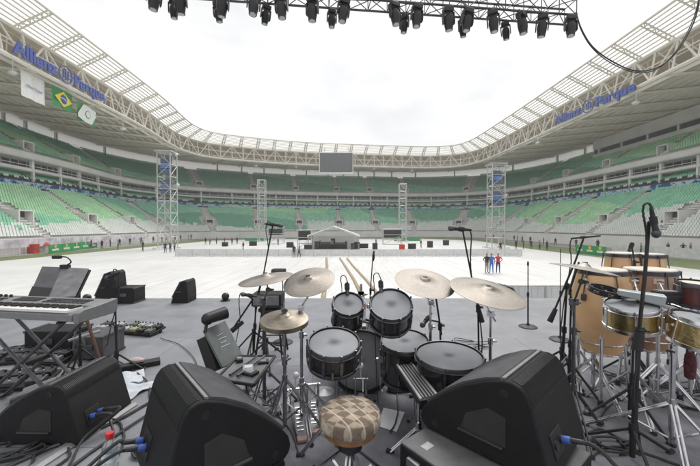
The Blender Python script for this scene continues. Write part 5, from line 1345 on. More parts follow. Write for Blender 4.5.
pedal_board(F(8,362), .5, .26, .3, 'dark pedalboard at the left edge under the keyboard', [M['plastic'],M['darkmetal'],M['plastic'],M['plastic']])
def vol_pedal(p, yaw, label):
    p = V(p); root = thing('volume_pedal', p, label, 'pedal'); Bz = Matrix.Rotation(yaw,3,'Z')
    bm = MB(); bm.box(p+V((0,0,.025)), (.10,.26,.05), Bz); bm.build('base', M['darkmetal'], root, bevel=.006)
    bm = MB(); bm.box(p+V((0,0,.075)), (.09,.25,.016), Bz @ Matrix.Rotation(.2,3,'X')); bm.build('treadle', M['silverplast'], root, bevel=.004)
vol_pedal(F(40,392), -.9, 'grey volume pedal beside the ridge of the wedge below the keyboard')
vol_pedal(F(30,399), -1.0, 'light grey pedal lying lowest left beside the wedge below the keyboard')
# microphone on straight stand by the keyboard
b0 = F(117,372); top = P(115,287,3.75)
mic_stand(b0, [top, top+V((.0,.0,.08)), P(113,276.5,3.75)], 'straight black microphone stand right of the keyboard', a0=.2, reach=.26, h=.2)
microphone(P(104.5,279,3.72), (-1,-.1,-.45), 'black microphone tilted left on the straight stand right of the keyboard', clip=P(113,276.5,3.75))
cable([P(113,277,3.74), P(114,269.5,3.74), P(118,272,3.74), P(119,283,3.75), P(116.5,305,3.76), P(112,322,3.76), P(109,335,3.76), F(106,350,.02), F(98,356,.02)], 'black microphone cable looping down the straight stand right of the keyboard', .006)
# towels and white things
bm = MB()
def cloth(name, cx, cy, w, d, yaw, m, label, seed):
    rnd = random.Random(seed); bm = MB(); nx, ny = 14, 10; c = F(cx,cy); vs = []
    ph = [rnd.uniform(0,6) for _ in range(6)]
    for i in range(nx+1):
        for j in range(ny+1):
            u, v = i/nx-.5, j/ny-.5; z = .014+.009*(math.sin(u*9+ph[0]+v*4)+math.sin(v*11+ph[1]-u*5)+1.2) * (1-.3*abs(u))
            x = u*w*(1+.12*math.sin(v*5+ph[2])); y = v*d*(1+.14*math.sin(u*6+ph[3]))
            vs.append((c.x+x*math.cos(yaw)-y*math.sin(yaw), c.y+x*math.sin(yaw)+y*math.cos(yaw), z))
    bm.add(vs, [(i*(ny+1)+j,(i+1)*(ny+1)+j,(i+1)*(ny+1)+j+1,i*(ny+1)+j+1) for i in range(nx) for j in range(ny)])
    o = bm.build(name, m, angle=80); s = o.modifiers.new('thick','SOLIDIFY'); s.thickness = .008; tag(o, label, 'towel')
cloth('towel', 127,380, .30,.34, .4, M['towel'], 'rumpled white towel on the floor between the two left wedges, upper one', 3)
cloth('towel', 131,391, .34,.30, -.3, M['towel'], 'rumpled white towel on the floor between the two left wedges, lower one', 5)
root = thing('shoe_box', F(137,366), 'small dark case with a pinkish white cloth on it behind the white towels', 'case'); q = F(139,367)
bm = MB(); bm.box(q+V((.02,.0,.03)), (.40,.12,.06), Matrix.Rotation(.55,3,'Z')); bm.build('body', M['black'], root, bevel=.008)
bm = MB(); bm.sphere(q+V((-.02,-.01,.085)), .055, (1.7,.8,.6), 10); bm.build('bundle', mat('pinkish_cloth', (.52,.42,.39), .9, var=.2, scale=14), root)
# water bottle
p = V((-1.56,2.12,0)); p = V(((107-350)/330*2.12, 2.12, 0)); root = thing('water_bottle', p, 'clear plastic water bottle with red cap and blue label at the bottom left', 'bottle')
mb2 = bpy.data.materials.new('bottle_plastic'); mb2.use_nodes = True; bq = mb2.node_tree.nodes['Principled BSDF']; bq.inputs['Base Color'].default_value = (.75,.82,.86,1); bq.inputs['Transmission Weight'].default_value = .85; bq.inputs['Roughness'].default_value = .08; bq.inputs['IOR'].default_value = 1.2
bm = MB(); bm.lathe([(.04,0),(.047,.01),(.047,.20),(.044,.225),(.022,.268),(.016,.275),(.016,.285)], p, n=24); bm.build('body', mb2, root)
bm = MB(); bm.lathe([(.0478,.115),(.0478,.20)], p, n=24, capb=False, capt=False); bm.build('label_wrap', mat('bottle_label', (.34,.46,.62), .4, var=.5, scale=22, col2=(.6,.66,.74)), root)
bm = MB(); bm.lathe([(.023,.278),(.024,.282),(.024,.312),(.02,.317)], p, n=20); bm.build('cap', M['redcap'], root)
# aluminium edge strip along the floor
a, c = F(30,472), F(133,405); a.z = c.z = 0
d = (c-a).normalized(); s_ = V((-d.y,d.x,0)); bm = MB(); bm.prism([(-.05,0),(-.05,.012),(-.02,.03),(.02,.03),(.05,.012),(.05,0)], a-d*.6, s_, V((0,0,1)), d, 0, (c-a).length+.6)
tag(bm.build('cable_cover', M['silverplast'], angle=20), 'straight aluminium floor strip running past the wedge below the keyboard', 'floor strip')

# ---------------------------------------------------------------- between: tray with case, stool, boom mics
root = thing('tray_stand', V((-.84,2.66,0)), 'chrome stand with small black rimmed tray left of the hi-hat', 'stand'); 
tz = .50
ct = [F(215.7,381,tz), F(254,387,tz), F(275,357.6,tz), F(239,357.6,tz)]; TM = (ct[0]+ct[1]+ct[2]+ct[3])/4; TX, TY = TM.x, TM.y
quad_slab('tray', ct, .012, M['silverplast'], root)
bm = MB()
for i in range(4): bm.tube(ct[i]+V((0,0,.012)), ct[(i+1)%4]+V((0,0,.012)), .012, n=8)
bm.build('tray_rim', M['black'], root)
bm = MB(); bm.tube((TX,TY,.05), (TX,TY,tz-.02), .014, n=10); bm.tube((TX,TY,tz-.12), (TX,TY,tz-.01), .026, n=10); wingnut(bm, (TX,TY,tz-.08), (1,-.6,0)); bm.build('post', M['steel'], root)
tripod((TX,TY,0), root, M['chrome'], .34, .30, .8)
# case with its lid up, standing on the tray
A, Bq, Cq, D = P(223,366.5,2.66), P(243.5,358.5,2.92), P(225,321.5,2.98), P(205,330.5,2.70)
lo = (A+Bq)/2; root = thing('lidded_case', V((lo.x,lo.y,tz+.012)), 'black padded case with grey inner lid standing open on the small tray', 'case')
n_ = (Bq-A).cross(D-A).normalized()
if n_.x < 0: n_ = -n_
M['lidgrey'] = mat('lid_grey', (.15,.17,.17), .5, var=.12, scale=12)
def lidslab(name, ps, off0, off1, m):
    bm = MB(); k = 4; bm.add([p-n_*off0 for p in ps]+[p-n_*off1 for p in ps], [(0,1,2,3),(7,6,5,4)]+[(i,(i+1)%4,4+(i+1)%4,4+i) for i in range(4)]); return bm.build(name, m, root, smooth=False, bevel=.006)
lidslab('inner_lid', (A,Bq,Cq,D), 0, .018, M['lidgrey'])
A2, B2, C2_, D2 = A-V((.025,.025,0)), Bq+V((0,.035,0)), Cq-(Cq-Bq)*.12, D-(D-A)*.12
lidslab('outer_shell', (A2,B2,C2_,D2), .0185, .11, M['black'])
bm = MB(); cl = (A+Bq+Cq+D)/4+ (Cq-Bq)*.06; e1 = (Bq-A).normalized(); e2 = (D-A).normalized()
for i, (w_, o2) in enumerate(((.08,.06),(.11,.025),(.07,-.01),(.12,-.045))):
    bm.tube(cl+e2*o2-e1*w_*.5+n_*.002, cl+e2*o2+e1*w_*.5+n_*.002+e2*.012, .0022, n=4)
bm.build('white_scribble', M['paper'], root)
# lamp on the lid's top
q = P(213,317,2.8); root = thing('desk_lamp', q, 'short black cylinder lamp clipped on top of the open case', 'lamp')
bm = MB(); bm.tube(P(207.5,318.5,2.76), P(226,312.5,2.88), .046, .054, n=16); bm.build('shade', M['plastic'], root)
bm = MB(); bm.sphere(P(207.5,319,2.76), .052, n=10); bm.tube(P(207.5,319,2.76), D+V((0,0,-.02)), .014, n=8); bm.build('joint', M['black'], root)
for k_, (f0, f1, wv_, hv) in enumerate(((.15,.75,.035,.03),(.72,.30,.05,.022),(.82,.72,.04,.02))):
    q_ = ct[0].lerp(ct[1],f0).lerp(ct[3].lerp(ct[2],f0),f1)+V((0,0,.013)); rg = thing('small_device', q_, ('dark clip lying by the lid hinge on the small tray','flat black pad near the front corner of the small tray','little dark box at the far corner of the small tray')[k_], 'device')
    B_ = Matrix.Rotation(.4+k_*.7,3,'Z'); bm = MB(); bm.box(q_+V((0,0,hv/2)), (wv_*1.6,wv_*2.2,hv), B_); bm.build('body', M['plastic'], rg, bevel=.005)
    bm = MB(); bm.box(q_+V((0,0,hv+.001)), (wv_,wv_*1.1,.003), B_); bm.build('face', M['steel'], rg, smooth=False)
# gadgets on tray
root = thing('drumsticks', TM+V((0,0,.02)), 'pair of dark sticks and gadgets lying on the small tray', 'drumsticks')
for k in (0,1):
    bm = MB(); bm.tube(ct[0].lerp(ct[1],.3+k*.2)+V((0,.06,.03)), ct[3].lerp(ct[2],.55+k*.2)+V((0,-.03,.03)), .011, .007, n=8); bm.build('stick', M['darkmetal'], root)
qd = ct[0].lerp(ct[2],.42)+V((.05,-.03,0)); root = thing('small_device', qd+V((0,0,.012)), 'small pale electronic device lying on the small tray', 'device')
bm = MB(); bm.box(qd+V((0,0,.026)), (.085,.12,.025), Matrix.Rotation(.3,3,'Z')); bm.build('body', M['pedal_w'], root, bevel=.006)
bm = MB(); bm.box(qd+V((0,.01,.0395)), (.06,.05,.003), Matrix.Rotation(.3,3,'Z')); bm.build('display', M['paper'], root, smooth=False)
# white round balls by the left wedge (beaters)
for (x, y, lab) in ((257,417,'upper white round felt mallet head beside the left foreground wedge'),(262,422.5,'lower white round felt mallet head beside the left foreground wedge')):
    p = P(x,y,2.35); root = thing('mallet', p, lab, 'mallet'); bm = MB(); bm.sphere(p, .033, n=14); bm.build('felt_head', M['white'], root)
    bm = MB(); bm.tube(p, p+V((-.12,.10,-.22)), .006, n=6); bm.build('handle', M['brownwood'], root)
# stool with little amplifier
sp_ = V(((271.5-350)/330*4.25, 4.25, 0)); sh = P(0,308,4.25).z
root = thing('bar_stool', sp_, 'black four legged bar stool behind the hi-hat', 'stool')
bm = MB(); bm.lathe([(.15,sh-.04),(.17,sh-.03),(.17,sh-.008),(.15,sh)], sp_, n=28); bm.build('seat', M['black'], root)
for sx in (-1,1):
    for sy in (-1,1):
        bm = MB(); bm.tube(sp_+V((sx*.10,sy*.10,sh-.03)), sp_+V((sx*.17,sy*.17,0)), .014, n=8); bm.build('leg', M['black'], root)
bm = MB()
for zz in (.2,.34):
    k = .17-.07*zz/sh; cs = [sp_+V((a*k,b*k,zz)) for a,b in ((-1,-1),(1,-1),(1,1),(-1,1))]
    for i in range(4): bm.tube(cs[i], cs[(i+1)%4], .009, n=6)
bm.build('rungs', M['black'], root)
def boxy(name, x0, x1, yt, yb, Y, d, m, label, cat):
    a, c = P(x0,yb,Y), P(x1,yt,Y); root = thing(name, V(((a.x+c.x)/2,Y+d/2,a.z)), label, cat)
    bm = MB(); bm.box(((a.x+c.x)/2,Y+d/2,(a.z+c.z)/2), (c.x-a.x,d,c.z-a.z)); bm.build('cabinet', M['cab'], root, bevel=.012)
    bm = MB(); bm.box(((a.x+c.x)/2,Y-.004,(a.z+c.z)/2), ((c.x-a.x)*.86,.012,(c.z-a.z)*.8)); bm.build('grille', m, root, bevel=.003)
    return root
boxy('small_amplifier',251,281,294.5,306.8,4.15,.26,M['greysheet'],'small grey fronted amplifier lying on the black bar stool','amplifier')
boxy('small_speaker',271,284.5,269.5,276.5,4.6,.14,M['grille'],'small black speaker on a thin pole behind the far left cymbal','speaker')
b0 = V(((282.5-350)/330*4.68,4.68,0)); mic_stand(b0, [P(282.5,272,4.68)], 'thin black pole stand carrying the small speaker behind the cymbals', round_base=True, r=.008, root_name='speaker_pole')
# upper left boom stand
b0 = V(((253-350)/330*4.25, 4.25, 0)); j = P(258,296,4.2)
mic_stand(b0, [P(256,300,4.25), P(264,272,4.2), P(273,224,4.15)], 'tall black boom stand rising left of the kit to the overhead microphone', a0=.5, r=.013)
microphone(P(283,226,4.15), (1,-.1,-.12), 'black overhead microphone high on the left boom stand', clip=P(273,224,4.15), L_=.22)
cable([P(272,224.5,4.15), P(268,222,4.14), P(266,230,4.14), P(268,250,4.15), P(263,276,4.2), P(258,300,4.24), P(252,340,4.24), F(250,356,.02)], 'black cable hanging along the left overhead boom stand', .006)
b0 = V(((266-350)/330*3.9, 3.9, 0)); jj = P(257,309,3.85)
mic_stand(b0, [P(262,307,3.9), P(253,299,3.8), P(246,295,3.75)], 'short black boom stand with counterweight behind the tray, left of the hi-hat', counter=P(231.5,331,3.8), a0=.9, r=.014)
microphone(P(240.5,294,3.7), (-1,0,.15), 'black microphone with looped cable on the short boom behind the tray', clip=P(246,295,3.75))
cable([P(245,295,3.74), P(240.5,293.5,3.72), P(239,301,3.72), P(240,318,3.72), P(238,332,3.74), P(236,342,3.8)], 'thin cable loop hanging from the short boom behind the tray', .005)
# tom mics and little mic mast
for (x, y, Y, tt, lab) in ((346.5,290,2.78,t1,'small black clip microphone on the rim of the smallest tom'),(380.5,288,2.72,t2,'small black clip microphone on the rim of the mid sized tom')):
    tip = P(x+1,y+5.5,Y); microphone(tip, (.05,-.35,-1), lab, 'tom', clip=tip+V((0,.05,-.02)))
    t0 = tip+V((0,.03,.105)); cable([t0, t0+V((-.02,.03,.05)), t0+V((-.05,.04,.05)), t0+V((-.06,.06,.01)), t0+V((-.05,.12,-.12)), V((tip.x-.02,tip.y+.25,.3)), V((tip.x,tip.y+.3,.02))], 'thin cable of the '+lab, .004)
b0 = V(((371-350)/330*3.7, 3.7, 0)); mic_stand(b0, [P(370.5,290,3.7), P(373,254,3.7)], 'thin black mast between the two toms rising in front of the tan ramps', round_base=True, r=.008)
microphone(P(373.8,251,3.7), (.05,0,1), 'slim black pencil microphone on the thin mast between the two toms', 'pencil', .10, clip=P(372.9,256,3.7))
# right overhead
b0 = V(((481-350)/330*3.05, 3.05, 0))
mic_stand(b0, [P(478,307,3.05), P(472,279,3.02), P(463,232,3.0)], 'tall black boom stand rising behind the largest cymbal to the overhead microphone', a0=.4, r=.011, counter=P(482,322,3.05))
microphone(P(448,228,2.98), (-1,-.1,.08), 'black overhead microphone above the largest cymbal', clip=P(463,232,3.0), L_=.20)
cable([P(466,230,3.0), P(470,230.5,3.0), P(471.5,238,3.0), P(470.5,252,3.0), P(471.5,275,3.02), P(478,310,3.04), P(482,345,3.04), V((1.2,3.1,.02))], 'black cable drooping from the right overhead microphone', .006)
b0 = V(((443-350)/330*3.2, 3.2, 0)); mic_stand(b0, [P(440,325,3.2), P(436,298,3.18)], 'dark boom stand just right of the larger tom under the right of centre cymbal', a0=1.2, r=.012)
microphone(P(421,327,3.05), (-.6,-.5,-.5), 'black microphone pointing at the floor tom from the dark boom stand', clip=P(439,322,3.2))
# straight stands on the open floor
b0 = F(528,327); mic_stand(b0, [P(528,264,b0.y)], 'short straight black stand with round base alone on the floor left of the congas', round_base=True, r=.011)
microphone(P(528,261.5,b0.y), (0,0,1), 'small black microphone tip upright on the short straight stand', 'pencil', .06)
b0 = F(560,340); mic_stand(b0, [P(560.5,249,b0.y)], 'thin straight pole stand just left of the congas', round_base=True, r=.007)

# ---------------------------------------------------------------- percussion
def conga(c, top_z, H, rt, rb, bott, shell, label):
    c = V(c); b0 = V((c.x,c.y,top_z-H)); root = thing('conga', b0, label, 'drum')
    bm = MB(); pr = []
    for i in range(17):
        f = i/16; base = bott+(rt-bott)*f; bulge = (rb-(bott+rt)/2)*math.sin(PI*min(1,(f*.92+.04)))**1.1
        pr.append((base+bulge, H*f-.02*(f==1)))
    bm.lathe(pr, b0, n=40, capt=False); bm.build('shell', M[shell], root, angle=70)
    bm = MB(); bm.lathe([(rt+.012,H-.075),(rt+.012,H-.01),(rt+.004,H),(rt-.03,H+.004),(.002,H+.006)], b0, n=40, capb=False, capt=False); bm.build('drum_head', M['skin_head'], root, origin=b0+V((0,0,H)))
    bm = MB(); bm.lathe([(rt+.014,H-.05),(rt+.024,H-.05),(rt+.026,H-.012),(rt+.018,H-.006),(rt+.014,H-.012)], b0, n=40, capb=False, capt=False); bm.build('rim', M['darkmetal'], root)
    bm = MB(); f = .30; bm.lathe([(bott+.004,H*.03),(bott+.008,H*.03),(bott+.010,H*.085),(bott+.006,H*.085)], b0, n=40, capb=False, capt=False); bm.build('base_band', M['darkmetal'], root)
    for i in range(6):
        t = 2*PI*(i+.35)/6; e = V((math.cos(t),math.sin(t),0)); bm = MB(); s = V((-e.y,e.x,0))
        bm.tube(b0+e*(rt+.026)+V((0,0,H-.015)), b0+e*(rb+.016)+V((0,0,H*.70)), .006, n=6); bm.box(b0+e*(rb+.008)+V((0,0,H*.67)), (.035,.03,.06), axes_rot(s,e*-1,V((0,0,1)))); bm.box(b0+e*(rt+.026)+V((0,0,H-.03)), (.03,.02,.04), axes_rot(s,e*-1,V((0,0,1)))); bm.build('lug', M['darkmetal'], root)
    return root, b0
def conga_stand(b0, r, label, n=3, a0=.5):
    b0 = V(b0); c = V((b0.x,b0.y,0)); root = thing('conga_stand', c, label, 'stand')
    bm = MB(); z = b0.z+.09; bm.path([c+V((math.cos(i*PI/16)*r,math.sin(i*PI/16)*r,z)) for i in range(32)], .010, n=8, closed=True); bm.path([c+V((math.cos(i*PI/16)*r*.8,math.sin(i*PI/16)*r*.8,b0.z-.015)) for i in range(32)], .009, n=8, closed=True); bm.build('ring', M['chrome'], root)
    for i in range(n):
        t = a0+2*PI*i/n; e = V((math.cos(t),math.sin(t),0)); bm = MB(); bm.tube(c+e*(r+.012)+V((0,0,z+.10)), c+e*(r+.07)+V((0,0,.03)), .0145, n=10); bm.tube(c+e*r*.8+V((0,0,b0.z-.015)), c+e*(r+.03)+V((0,0,b0.z-.015)), .008, n=8); bm.box(c+e*(r+.012)+V((0,0,z+.10)), (.04,.04,.06)); l = bm.build('leg', M['chrome'], root)
        bm = MB(); bm.tube(c+e*(r+.068)+V((0,0,.06)), c+e*(r+.072)+V((0,0,.006)), .022, .026, n=10); bm.build('rubber_foot', M['rubber'], l)
for (x, Y, ytop, H, rt, rb, bo, sh_, lab) in ((602.5,3.2,268.5,.79,.185,.248,.15,'wood','honey coloured wooden conga nearest the boom stand, front left of the congas'),
        (650,3.35,268.5,.79,.20,.243,.16,'wood_red','reddish brown conga behind the gold timbales, front right of the congas'),
        (622,4.15,252.5,.72,.155,.185,.13,'wood','honey coloured conga at the back left, seen over the front congas'),
        (649.5,4.15,253.5,.72,.14,.175,.12,'wood','smaller honey coloured conga at the back right, seen over the front congas')):
    tz_ = P(0,ytop,Y).z; r_, b0 = conga(((x-350)/330*Y,Y,0), tz_, H, rt, rb, bo, sh_, lab)
    conga_stand(b0, bo+.035, 'chrome stand under the '+lab.split(',')[0], a0=.4+x*.02)
def timbale(c, d, depth, label, tilt):
    return drum('timbale', c, d, depth, tilt, label, 'drum', 6, 'brass', 'chrome', None, 'head', True, V((c[0],c[1],c[2]-depth)))
tb1 = P(631,305,2.55); tb2 = P(706,320,2.30); tb3 = P(664.5,307,2.75)
timbale(tb1, .335, .175, 'gold brass timbale under the silver cowbell, left one of the three', nrm_tilt(-6,-8))
timbale(tb2, .36, .185, 'gold brass timbale cut by the right edge of the photo', nrm_tilt(6,-8))
timbale(tb3, .225, .19, 'smallest gold brass timbale in the middle of the three', nrm_tilt(0,-8))
# timbale stand (chrome, double legs)
tb = V(((675-350)/330*2.42, 2.42, 0))
root = thing('timbale_stand', tb, 'tall chrome double braced stand in front carrying the gold timbales', 'stand')
for i, t in enumerate((2.55,4.2,5.6)): leg_mesh(tb, t, .34, .52 if i == 0 else .30, M['chrome'], root, r=.014)
bm = MB(); bm.tube(tb+V((0,0,.05)), tb+V((0,0,.75)), .019, n=12); bm.tube(tb+V((0,0,.70)), tb+V((0,0,.78)), .027, n=12); wingnut(bm, tb+V((0,0,.74)), (-1,-.6,0)); bm.tube(tb+V((0,0,.3)), tb+V((0,0,.38)), .028, n=12); bm.build('lower_tube', M['chrome'], root)
bm = MB(); bm.tube(tb+V((0,0,.75)), tb+V((0,0,1.0)), .014, n=10); bm.box(tb+V((0,0,.97)), (.08,.05,.06)); bm.tube(tb+V((0,0,.95)), V((tb1.x+.15,tb1.y+.05,.98)), .011, n=8); bm.tube(tb+V((0,0,.95)), V((tb2.x-.18,tb2.y+.05,.95)), .011, n=8); bm.build('upper_frame', M['chrome'], root)
# second chrome stand behind and others
def rack_stand(x, ybase, ztop, label, a0, reach=.34, extra=None):
    p = F(x, ybase); root = thing('percussion_stand', p, label, 'stand'); tripod(p, root, M['chrome'], .36, reach, a0, r=.013)
    bm = MB(); bm.tube(p+V((0,0,.06)), p+V((0,0,ztop*.6)), .016, n=10); bm.tube(p+V((0,0,ztop*.56)), p+V((0,0,ztop*.63)), .024, n=10); wingnut(bm, p+V((0,0,ztop*.6)), (-1,-.5,0)); bm.build('lower_tube', M['chrome'], root)
    bm = MB(); bm.tube(p+V((0,0,ztop*.6)), p+V((0,0,ztop)), .011, n=10); bm.box(p+V((0,0,ztop)), (.05,.05,.05)); wingnut(bm, p+V((0,0,ztop)), (-.6,-1,0))
    if extra is not None: bm.tube(p+V((0,0,ztop)), V(extra), .008, n=8)
    bm.build('upper_tube', M['chrome'], root)
cb = P(640,296,2.58); jb = P(670,297,2.66); tbr = P(606,291,2.76)
rack_stand(632,412,1.18,'chrome stand carrying the silver cowbell between the front congas',.2, extra=cb-V((0,0,.02)))
rack_stand(657,402,1.14,'chrome stand carrying the black block between the gold timbales',1.0, extra=jb-V((0,0,.05)))
rack_stand(690,404,1.10,'chrome stand behind the right edge timbale',.6)
rack_stand(593,396,1.06,'chrome stand carrying the tambourine in front of the honey coloured front conga',.5, extra=tbr)
rack_stand(577,384,1.22,'slim chrome stand with clamps left of the honey coloured front conga',.0, reach=.26, extra=P(588,283,2.95))
# cowbell
def cowbell(c, d, label, m, s=1.0):
    c = V(c); d = V(d).normalized(); root = thing('cowbell', c, label, 'cowbell'); u, w, a = frame(d)
    bm = MB(); L_ = .20*s; vs = []
    for f, ww, hh_ in ((0,.045,.022),(1,.075,.04)):
        for q, r_ in ((-1,-1),(1,-1),(1,1),(-1,1)): vs.append(c-d*L_/2+d*L_*f+u*q*ww*s*.7+w*r_*hh_*s*.7)
    bm.add(vs, [(3,2,1,0),(0,1,5,4),(1,2,6,5),(2,3,7,6),(3,0,4,7)]); o = bm.build('bell', m, root, smooth=False, bevel=.008); sm = o.modifiers.new('thick','SOLIDIFY'); sm.thickness = .003
    bm = MB(); bm.box(c-w*.0+V((0,0,-.04)), (.03,.03,.03)); bm.build('mount', M['darkmetal'], root)
cowbell(cb, (.75,-.55,-.12), 'long silver cowbell above the left gold timbale', mat('cowbell_silver', (.36,.39,.40), .45, .5, var=.08), 1.4)
a, c = P(655,303,2.66), P(685,291,2.66)
root = thing('wood_block', (a+c)/2, 'black rectangular block instrument above the middle timbale', 'block')
bm = MB(); bm.box((a+c)/2, (c.x-a.x,.09,c.z-a.z-.01), Matrix.Rotation(.04,3,'Y')); bm.build('body', M['black'], root, bevel=.006)
bm = MB(); bm.box((a+c)/2+V((0,-.046,.01)), ((c.x-a.x)*.85,.004,.018)); bm.build('slot', M['rubber'], root, smooth=False)
bm = MB(); bm.box((a+c)/2+V((0,0,(c.z-a.z)/2)), ((c.x-a.x)*.9,.075,.006), Matrix.Rotation(.04,3,'Y')); bm.build('top_plate', M['silverplast'], root, bevel=.002)
# tambourine
root = thing('tambourine', tbr, 'black half hoop tambourine with silver jingles in front of the honey coloured front conga', 'tambourine')
tn = nrm_tilt(6,-10); u, w, a_ = frame(tn); rr = .118
bm = MB(); bm.lathe([(rr-.006,-.024),(rr+.006,-.024),(rr+.006,.024),(rr-.006,.024),(rr-.006,-.024)], tbr, tn, n=40, capb=False, capt=False); bm.build('hoop', M['black'], root)
for i in range(8):
    t = 2*PI*(i+.5)/8; e = u*math.cos(t)+w*math.sin(t); bm = MB()
    for h_ in (-.006,.006): bm.tube(tbr+e*(rr+.004)+tn*h_, tbr+e*(rr+.004)+tn*(h_+.003), .022, n=12)
    bm.build('jingle', M['chrome'], root)
# edge on thin cymbal
c5 = P(584,268.5,2.42); n5 = V((-.15,-.205,1)).normalized(); dd_ = P(613,274,2.42)-P(554.5,263,2.42); ang5 = math.atan2(dd_.z, dd_.x)
n5 = V((-math.sin(ang5), -math.tan(R(-6.5)), math.cos(ang5))).normalized(); n5 = V((-math.sin(ang5), -.012, math.cos(ang5))).normalized()
cymbal(c5, .44, n5, 'thin cymbal seen edge on in front of the honey coloured front conga')
cymbal_stand(((575-350)/330*2.62, 2.62, 0), c5, 'black cymbal stand under the edge on thin cymbal beside the congas', 'darkmetal', n5, a0=.3)
# small maroon drum at right edge
mr_c = P(697,283,2.62); drum('bongo', mr_c, .24, .18, nrm_tilt(0,-4), 'small maroon drum with pale skin at the right edge of the photo', 'drum', 6, 'maroon', 'darkmetal', None, 'skin_head', origin=V((mr_c.x,mr_c.y,mr_c.z-.18)))
rack_stand(697,386,mr_c.z-.22,'chrome stand under the small maroon drum at the right edge',.9)
# dark red patterned bag hanging
p = P(690,366,2.55); root = thing('shaker_bag', p-V((0,0,.10)), 'dark red flower patterned drum bag hanging behind the right timbale', 'bag')
mbg = mat('bag_print', (.02,.015,.016), .9, var=.3, scale=40, col2=(.13,.03,.035)); bm = MB(); bm.lathe([(.02,-.10),(.032,-.09),(.038,0),(.032,.08),(.02,.11)], p, n=20); bm.build('body', mbg, root)
bm = MB(); bm.path([p+V((math.cos(i*PI/10)*.025,0,.10+math.sin(i*PI/10)*.10)) for i in range(11)], .008, n=6); bm.build('strap', M['black'], root)
pedal(F(693,410), 1.0, 'silver foot pedal on the carpet below the right timbale', .28, 'alu', 'darkmetal')
pedal(F(596,372), -.4, 'silver foot pedal on the floor between the conga stands', .28, 'alu', 'darkmetal')
# boom stand left of the congas
b0 = V(((563-350)/330*3.6, 3.6, 0))
mic_stand(b0, [P(567,285,3.6), P(575,262,3.6), P(583,240,3.58)], 'black boom stand with counterweight leaning left of the congas', a0=.5, reach=.32, counter=P(549.5,322,3.6), r=.014)
microphone(P(600,235.8,3.56), (1,0,.09), 'long slim black microphone on the leaning boom left of the congas', 'pencil', .30, clip=P(583,240,3.58))
cable([P(580,238,3.58), P(572,239,3.57), P(570,248,3.57), P(571,262,3.58), P(566,290,3.6), P(561,330,3.6), V((2.3,3.55,.02))], 'black cable hanging from the leaning boom left of the congas', .006)
b0 = V(((571-350)/330*3.3, 3.3, 0)); mic_stand(b0, [P(571,300,3.3), P(570,290,3.28), P(579,262,3.2)], 'second black microphone stand close behind the leaning boom by the congas', a0=.9, r=.012)
# conga mics
microphone(P(629,252,3.6), (-.2,.2,-1), 'small black clip microphone over the back congas', 'tom', clip=P(632,247,3.6))
b0 = V(((636-350)/330*3.55, 3.55, 0)); mic_stand(b0, [P(634.5,262,3.55), P(632,247,3.6)], 'thin black stand between the back congas', r=.009, a0=.4)
# big foreground microphone stand
b0 = V((1.99,2.3,0)); j = P(642.5,330,2.3)
root = mic_stand(b0, [P(640,330,2.3), P(645,274,2.28), P(649,222,2.25)], 'tall black microphone stand in the right foreground rising above the congas', a0=.2, reach=.34, h=.22, r=.016, counter=P(637,350,2.3))
microphone(P(657,238,2.2), (.12,-.1,-1), 'black microphone pointing down at the top of the tall right foreground stand', clip=P(649,222,2.25), L_=.19)
cable([P(653.5,213,2.2), P(649.5,204,2.21), P(644,205,2.22), P(643,214,2.23), P(645.5,226,2.24), P(647,250,2.26), P(643.5,290,2.27), P(639,340,2.29), P(634,400,2.29), F(640,452,.02), F(620,455,.015)], 'black cable looping over the tall right foreground stand', .0075)
b0 = V(((633-350)/330*2.75,2.75,0)); microphone(P(630,336,2.5), (-.1,.1,-1), 'thick black microphone hanging below the left timbale', clip=P(633,325,2.5), L_=.16)
mic_stand(b0, [P(634,335,2.75), P(634,318,2.6)], 'short black stand below the left timbale holding a microphone', a0=.7, r=.011)
# cables on the floor
rnd = random.Random(4)
def floor_cable(pts, label, r=.007, m=None): cable([F(x,y,.015) for x,y in pts], label, r, m, .03)
floor_cable([(640,455),(618,438),(596,430),(560,452),(520,470)], 'black cable lying on the carpet behind the right foreground wedge, upper one', .009)
floor_cable([(680,466),(640,452),(610,447),(585,462),(570,475)], 'black cable lying on the carpet behind the right foreground wedge, lower one', .009)
floor_cable([(700,392),(672,386),(640,392),(612,404),(598,420)], 'long black cable curving under the congas on the carpet')
floor_cable([(300,456),(290,430),(275,410),(268,392),(262,372),(270,360)], 'thin black cable on the carpet left of the two steel pedals', .005)
floor_cable([(330,440),(322,415),(330,402),(345,398)], 'thin black cable on the carpet between the stool and the left pedals', .005)
floor_cable([(0,470),(40,452),(80,436),(118,420),(150,402)], 'thick grey cable at the bottom left running along the floor strip', .012, M['darkmetal'])
floor_cable([(6,446),(24,440),(34,450),(30,466),(12,472)], 'looped black cable in the bottom left corner', .010)
floor_cable([(52,470),(70,455),(66,440),(90,425),(116,420),(124,440),(110,470)], 'black cable loop on the floor beside the water bottle', .009)
floor_cable([(150,398),(146,380),(120,362),(96,352),(60,356),(30,350)], 'black cable running from the towels under the keyboard', .007)
floor_cable([(60,372),(40,366),(22,376),(4,370),(-10,380)], 'black cable among the pedalboards at the left edge', .008)
floor_cable([(95,364),(72,352),(44,356),(20,346),(-5,352)], 'second black cable among the pedalboards at the left edge', .008)
floor_cable([(160,338),(180,345),(196,362),(190,385)], 'thin black cable leading from the pedalboard on the open floor', .005)
floor_cable([(112,340),(100,345),(90,338),(105,332),(118,342),(108,350)], 'coiled black cable beside the smaller pedalboard at left', .007)

